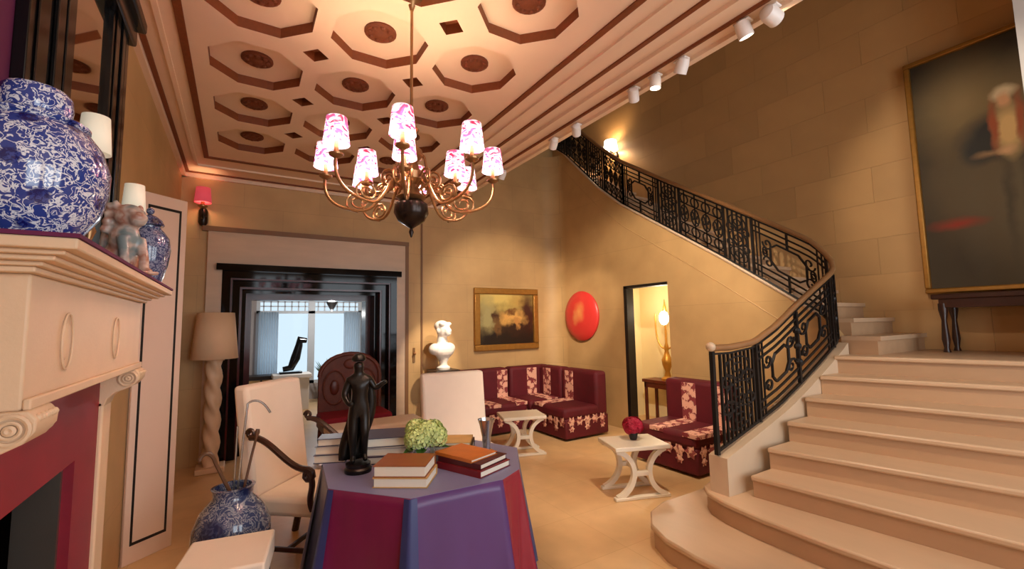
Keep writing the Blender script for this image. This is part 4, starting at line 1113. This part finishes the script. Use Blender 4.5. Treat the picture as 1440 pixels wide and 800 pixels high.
sl[0].use_root = True
fg.modifiers.new('subsurf', 'SUBSURF').levels = 2; fg.modifiers['subsurf'].render_levels = 2
dr = MB(); vs = []; nv, nu = 14, 9
for j in range(nv + 1):
    h = j / nv
    for u in range(nu + 1):
        t = u / nu
        vs.append((-.075 + .15 * t * (1 - .15 * h) + .025 * math.sin(h * 5), .045 + .012 * math.sin(t * 12 + h * 3) + .01 * h, .50 - .44 * h))
dr.add(vs, [(j * (nu + 1) + u, j * (nu + 1) + u + 1, (j + 1) * (nu + 1) + u + 1, (j + 1) * (nu + 1) + u) for j in range(nv) for u in range(nu)])
q = dr.build('drapery', 'statue_bronze', sg_, smooth=60); q.modifiers.new('solid', 'SOLIDIFY').thickness = .012
MB().lathe([(.034, .635), (.042, .645), (.036, .665), (.015, .68)], 14, c=(-.004, -.006, 0)).build('wreath', 'statue_bronze', sg_)

# ------------------------------------------------------------------ bench and carved chair before the doorway
bn = thing('upholstered_bench', 'low white upholstered bench in front of the doorway', 'bench', (1.42, 5.45, 0), rz=R(0))
MB().box(-.55, .55, -.22, .22, .36, .47).build('cushion', 'white_fabric', bn, bevel=.03, seg=3)
for sx in (-.48, .48):
    for sy in (-.17, .17): MB().lathe([(.024, 0), (.02, .12), (.03, .22), (.022, .37)], 10, c=(sx, sy, 0)).build('leg', 'dark_wood', bn)
cs = thing('carved_chair', 'carved dark wood arched-back chair with crimson seat in the doorway', 'chair', (1.30, 6.02, 0))
arch = [(-.40, .40), (.40, .40), (.40, .95)] + [(.40 * math.cos(a), .95 + .29 * math.sin(a)) for a in [PI * i / 14 for i in range(1, 14)]] + [(-.40, .95)]
MB().prism(arch, .0, .05, lambda v: (v[0], .30 + v[2], v[1])).build('backrest', 'carved_wood', cs, bevel=.008)
MB().tube([(p[0] * .97, .295, p[1]) for p in arch[1:]], .028, 8).build('arched_rail', 'carved_wood', cs)
for sx in (-.2, .2):
    in_ = [(sx + .14 * math.cos(a), .80 + .22 * math.sin(a)) for a in [2 * PI * i / 20 for i in range(20)]]
    MB().tube([(p[0], .292, p[1]) for p in in_], .014, 6, closed=True).build('carved_oval', 'carved_wood', cs)
    MB().ball((sx, .30, .80), (.06, .02, .1), 12, 8).build('carved_boss', 'red_wood', cs)
MB().ball((0, .295, 1.10), (.09, .025, .07), 12, 8).build('carved_crest', 'carved_wood', cs)
MB().box(-.42, .42, -.25, .30, .40, .50).build('seat_cushion', 'crimson', cs, bevel=.03, seg=3)
MB().box(-.41, .41, -.24, .32, .32, .40).build('seat_frame', 'carved_wood', cs, smooth=0)
for sx in (-.37, .37):
    for sy in (-.2, .29): MB().lathe([(.03, 0), (.02, .06), (.032, .16), (.022, .32)], 10, c=(sx, sy, 0)).build('leg', 'carved_wood', cs)

# ------------------------------------------------------------------ velvet sofas
def sofa(label, loc, rz, w, stripes, depth=.80, corner_w=0, end_trim=1):
    o = thing('slipper_sofa', label, 'sofa', loc, rz, 'burgundy velvet slipper sofas')     # faces local -Y, back at +Y
    d = depth
    MB().box(-w / 2, w / 2, -d / 2 + .02, d / 2, .03, .30).build('base', 'velvet', o, bevel=.02)
    MB().box(-w / 2, w / 2, -d / 2, d / 2 - .16, .285, .44).build('seat', 'velvet', o, bevel=.05, seg=3)
    bk = MB().box(-w / 2, w / 2, d / 2 - .22, d / 2, .28, .90).build('backrest', 'velvet', o, bevel=.05, seg=3)
    if corner_w:
        MB().box(w / 2 - .22, w / 2, -d / 2, d / 2 - .20, .28, .90).build('backrest', 'velvet', o, bevel=.05, seg=3)
        MB().box(w / 2 - .228, w / 2 - .20, -.13, .06, .44, .868).build('back_stripe', 'floral_stripe', o, bevel=.004)
    for x in stripes:
        sw = .19
        g = MB().box(x - sw / 2, x + sw / 2, d / 2 - .228, d / 2 - .20, .44, .868)
        g.build('back_stripe', 'floral_stripe', o, bevel=.004)
        MB().box(x - sw / 2, x + sw / 2, -d / 2 - .006, d / 2 - .22, .40, .446).build('seat_stripe', 'floral_stripe', o, bevel=.004)
    # embroidered trim: row of flowers hanging below the seat on the front and both ends
    def flower(g, p, nrm, r):
        u = Vector((0, 0, 1)); w_ = Vector(nrm).cross(u)
        vs = []; k = 12
        for i in range(k):
            a = 2 * PI * i / k; q = r * (1 + .22 * math.cos(6 * a))
            vs.append(Vector(p) + (u * math.sin(a) + w_ * math.cos(a)) * q + Vector(nrm) * .004)
        c = [Vector(p) + Vector(nrm) * .012]
        g.add(vs + c, [(i, (i + 1) % k, k) for i in range(k)])
    n = max(3, int(w / .13))
    for i in range(n):
        x = -w / 2 + w * (i + .5) / n; g = MB()
        flower(g, (x, -d / 2 + .012, .26), (0, -1, 0), .062)
        if i % 2 == 0: flower(g, (x, -d / 2 + .012, .165), (0, -1, 0), .045)
        g.build('embroidered_flower', 'floral_trim', o, smooth=0)
    m = int(d / .14)
    for sx in (-1, 1):
        for i in range(m):
            y = -d / 2 + .05 + (d - .1) * (i + .5) / m; g = MB()
            flower(g, (sx * (w / 2 + .001), y, .26), (sx, 0, 0), .06)
            if i % 2 == 0: flower(g, (sx * (w / 2 + .001), y, .165), (sx, 0, 0), .042)
            g.build('embroidered_flower', 'floral_trim', o, smooth=0)
    return o
sofa('burgundy velvet slipper sofa with floral stripes beside the stair foot', (4.36, 3.36, 0), R(-90), .84, [-.07, .36])
sofa('burgundy velvet sofa section at the near right end of the corner group', (4.16, 5.21, 0), R(-90), .80, [-.20])
sofa('burgundy velvet corner sofa section under the landscape painting', (4.16, 6.02, 0), R(0), .80, [.02], depth=.79, corner_w=1)
sofa('burgundy velvet sofa section at the left of the corner group', (3.31, 6.02, 0), R(0), .82, [.30, -.15], depth=.79)

# ------------------------------------------------------------------ white curule tables
def curule(label, loc, rz, s=1.0):
    o = thing('curule_table', label, 'table', loc, rz, 'white cross-legged tables by the sofas')
    MB().box(-.27 * s, .27 * s, -.21 * s, .21 * s, .435, .475).build('table_top', 'white_lacquer', o, bevel=.008)
    for sy in (-1, 1):
        y = sy * .15 * s
        for sx in (-1, 1):                       # two bowed half-arcs that touch in the middle
            pts = bez((sx * .24 * s, y, .435), (sx * .02 * s, y, .37), (sx * .02 * s, y, .10), (sx * .24 * s, y, .02), 14)
            g = MB(); vs = []
            for i, p in enumerate(pts):
                t = (pts[min(i + 1, 14)] - pts[max(i - 1, 0)]).normalized(); nn = Vector((-t.z, 0, t.x)) * .022
                for q in (p + nn, p - nn): vs += [q + Vector((0, -.022, 0)), q + Vector((0, .022, 0))]
            fs = []
            for i in range(14):
                a = i * 4; b = a + 4
                fs += [(a, a + 1, b + 1, b), (a + 3, a + 2, b + 2, b + 3), (a + 2, a, b, b + 2), (a + 1, a + 3, b + 3, b + 1)]
            fs += [(0, 2, 3, 1), (56, 57, 59, 58)]
            g.add(vs, fs).build('curved_leg', 'white_lacquer', o, smooth=50)
        MB().box(-.06 * s, .06 * s, y - .024, y + .024, .20, .245).build('crossing_block', 'white_lacquer', o, bevel=.008)
    MB().box(-.27 * s, .27 * s, -.19 * s, .19 * s, 0, .03).build('foot_plate', 'white_lacquer', o, bevel=.006) if False else None
    for sy in (-1, 1): MB().box(-.27 * s, .27 * s, sy * .15 * s - .028, sy * .15 * s + .028, 0, .028).build('foot', 'white_lacquer', o, bevel=.006)
    MB().tube([(0, -.15 * s, .222), (0, .15 * s, .222)], .018, 10).build('stretcher', 'white_lacquer', o)
curule('white cross-legged table holding red flowers near the stair foot', (3.22, 3.08, 0), R(-20))
curule('white cross-legged table before the corner sofa', (3.05, 4.78, 0), R(-18), 1.0)
rf = thing('red_flowers', 'round bunch of red flowers in a small dark vase', 'flowers', (3.25, 3.10, .476))
MB().lathe([(.03, 0), (.04, .03), (.045, .06), (.036, .08), (.03, .08), (.04, .06), (.0, .02)], 18).build('vase', 'cover_black', rf)
flower_ball(rf, 'flower_head', 'red_flower', (0, 0, .13), .085, 110, .035, petals=5)
MB().ball((0, 0, .13), (.075, .075, .06), 12, 8).build('flower_core', 'red_flower', rf)

# ------------------------------------------------------------------ bust on pedestal
pd = thing('bust_pedestal', 'dark square pedestal under the white bust', 'pedestal', (2.56, 6.10, 0))
MB().box(-.18, .18, -.18, .18, 0, .10).build('plinth', 'pedestal_dark', pd, bevel=.01)
MB().box(-.14, .14, -.14, .14, .10, .90).build('shaft', 'pedestal_dark', pd, bevel=.008)
MB().box(-.19, .19, -.19, .19, .90, .955).build('cap', 'pedestal_dark', pd, bevel=.01)
bu = thing('marble_bust', 'brightly lit white marble bust on the dark pedestal', 'bust', (2.56, 6.10, .956), rz=R(25)); bu.scale = (1.15, 1.1, 1.03)
g = MB()
g.ball((0, .0, .56), (.085, .10, .12)); g.ball((0, -.085, .53), (.05, .045, .065)); g.ball((0, -.125, .545), (.014, .022, .03)); g.ball((0, -.115, .50), (.026, .016, .012))
g.ball((0, .03, .61), (.098, .10, .085)); g.tube([(0, .02, .48), (0, .02, .36)], [.06, .075], 14)
for sx in (-1, 1):
    g.ball((sx * .085, .015, .55), (.016, .028, .036)); g.ball((sx * .12, .02, .29), (.10, .085, .085)); g.ball((sx * .035, -.088, .565), (.02, .016, .012)); g.ball((sx * .06, -.04, .64), (.04, .04, .03))
g.ball((0, -.01, .27), (.17, .105, .12)); g.ball((0, 0, .19), (.10, .08, .07))
g.build('figure', 'white_marble', bu, remesh=.009)
MB().lathe([(.085, 0), (.09, .03), (.055, .06), (.05, .10), (.07, .15)], 24).build('socle', 'white_marble', bu)
# small brass handle on the jib door left of the bust
hd = thing('door_handle', 'small brass handle plate on the stone wall left of the bust', 'handle', (2.25, YB - .001, 1.16))
MB().box(-.018, .018, -.012, 0, -.11, .11).build('plate', 'brass', hd, bevel=.004)
MB().ball((0, -.035, .02), .022, 12, 8).build('knob', 'brass', hd)

# ------------------------------------------------------------------ far room furniture
pl = thing('sculpture_plinth', 'white plinth under the black sculpture in the far room', 'plinth', (.91, 9.85, 0))
MB().box(-.30, .30, -.2, .2, 0, .62).build('shaft', 'white_paint', pl, bevel=.01)
MB().box(-.34, .34, -.24, .24, .62, .70).build('cap', 'white_paint', pl, bevel=.01)
sk = thing('black_sculpture', 'black leaning abstract sculpture before the far window', 'sculpture', (.91, 9.85, .701))
MB().tube([(-.16, 0, .09), (-.02, 0, .11), (.06, 0, .30), (.12, 0, .55), (.14, 0, .66), (.26, 0, .64)], [.05, .07, .09, .07, .085, .05], 10).build('form', 'black_lacquer', sk)
MB().box(-.22, .18, -.1, .1, 0, .04).build('base', 'black_lacquer', sk, bevel=.006)
pn = thing('pendant_lamp', 'black cone pendant lamp hanging in the far room', 'lamp', (1.56, 9.4, 0))
MB().lathe([(.16, 2.16), (.14, 2.15), (.05, 1.98), (.02, 1.93), (.004, 1.92)], 20).build('cone', 'black_lacquer', pn)
lamp('far_room_fill', 'POINT', (1.56, 9.4, 1.86), 45, (1, .97, .94), shadow_soft_size=.05)  # fill light added under the pendant to brighten the far room
MB().tube([(0, 0, 2.14), (0, 0, 3.0)], .008, 6).build('cord', 'black_lacquer', pn)
cb_ = thing('low_cabinet', 'low olive cabinet at the left of the far window', 'cabinet', (.42, 10.55, 0))
MB().box(-.34, .30, -.2, .2, .06, .60).build('body', 'pedestal_dark', cb_, bevel=.008)
for sx in (-.17, .15): MB().box(sx - .15, sx + .14, -.215, -.2, .1, .56).build('door', 'cover_tan', cb_, bevel=.006)
MB().box(-.36, .32, -.22, .22, .60, .64).build('cabinet_top', 'pedestal_dark', cb_, bevel=.006)
pt = thing('potted_plant', 'green potted plant by the far window', 'plant', (1.72, 10.3, 0))
MB().lathe([(.14, 0), (.2, .35), (.2, .4), (.17, .4), (.0, .36)], 18).build('pot', 'white_paint', pt)
g = MB()
for i in range(60):
    a = i * 2.4; e = R(25 + (i * 37) % 60); u = Vector((math.cos(a) * math.cos(e), math.sin(a) * math.cos(e), math.sin(e))); w = Vector((-math.sin(a), math.cos(a), 0)); L_ = .35 + .3 * ((i * 13) % 10) / 10
    p = Vector((0, 0, .38)); g.add([p, p + u * L_ * .5 + w * .05, p + u * L_, p + u * L_ * .5 - w * .05], [(0, 1, 2), (0, 2, 3)])
g.build('foliage', 'leaf', pt, smooth=0)
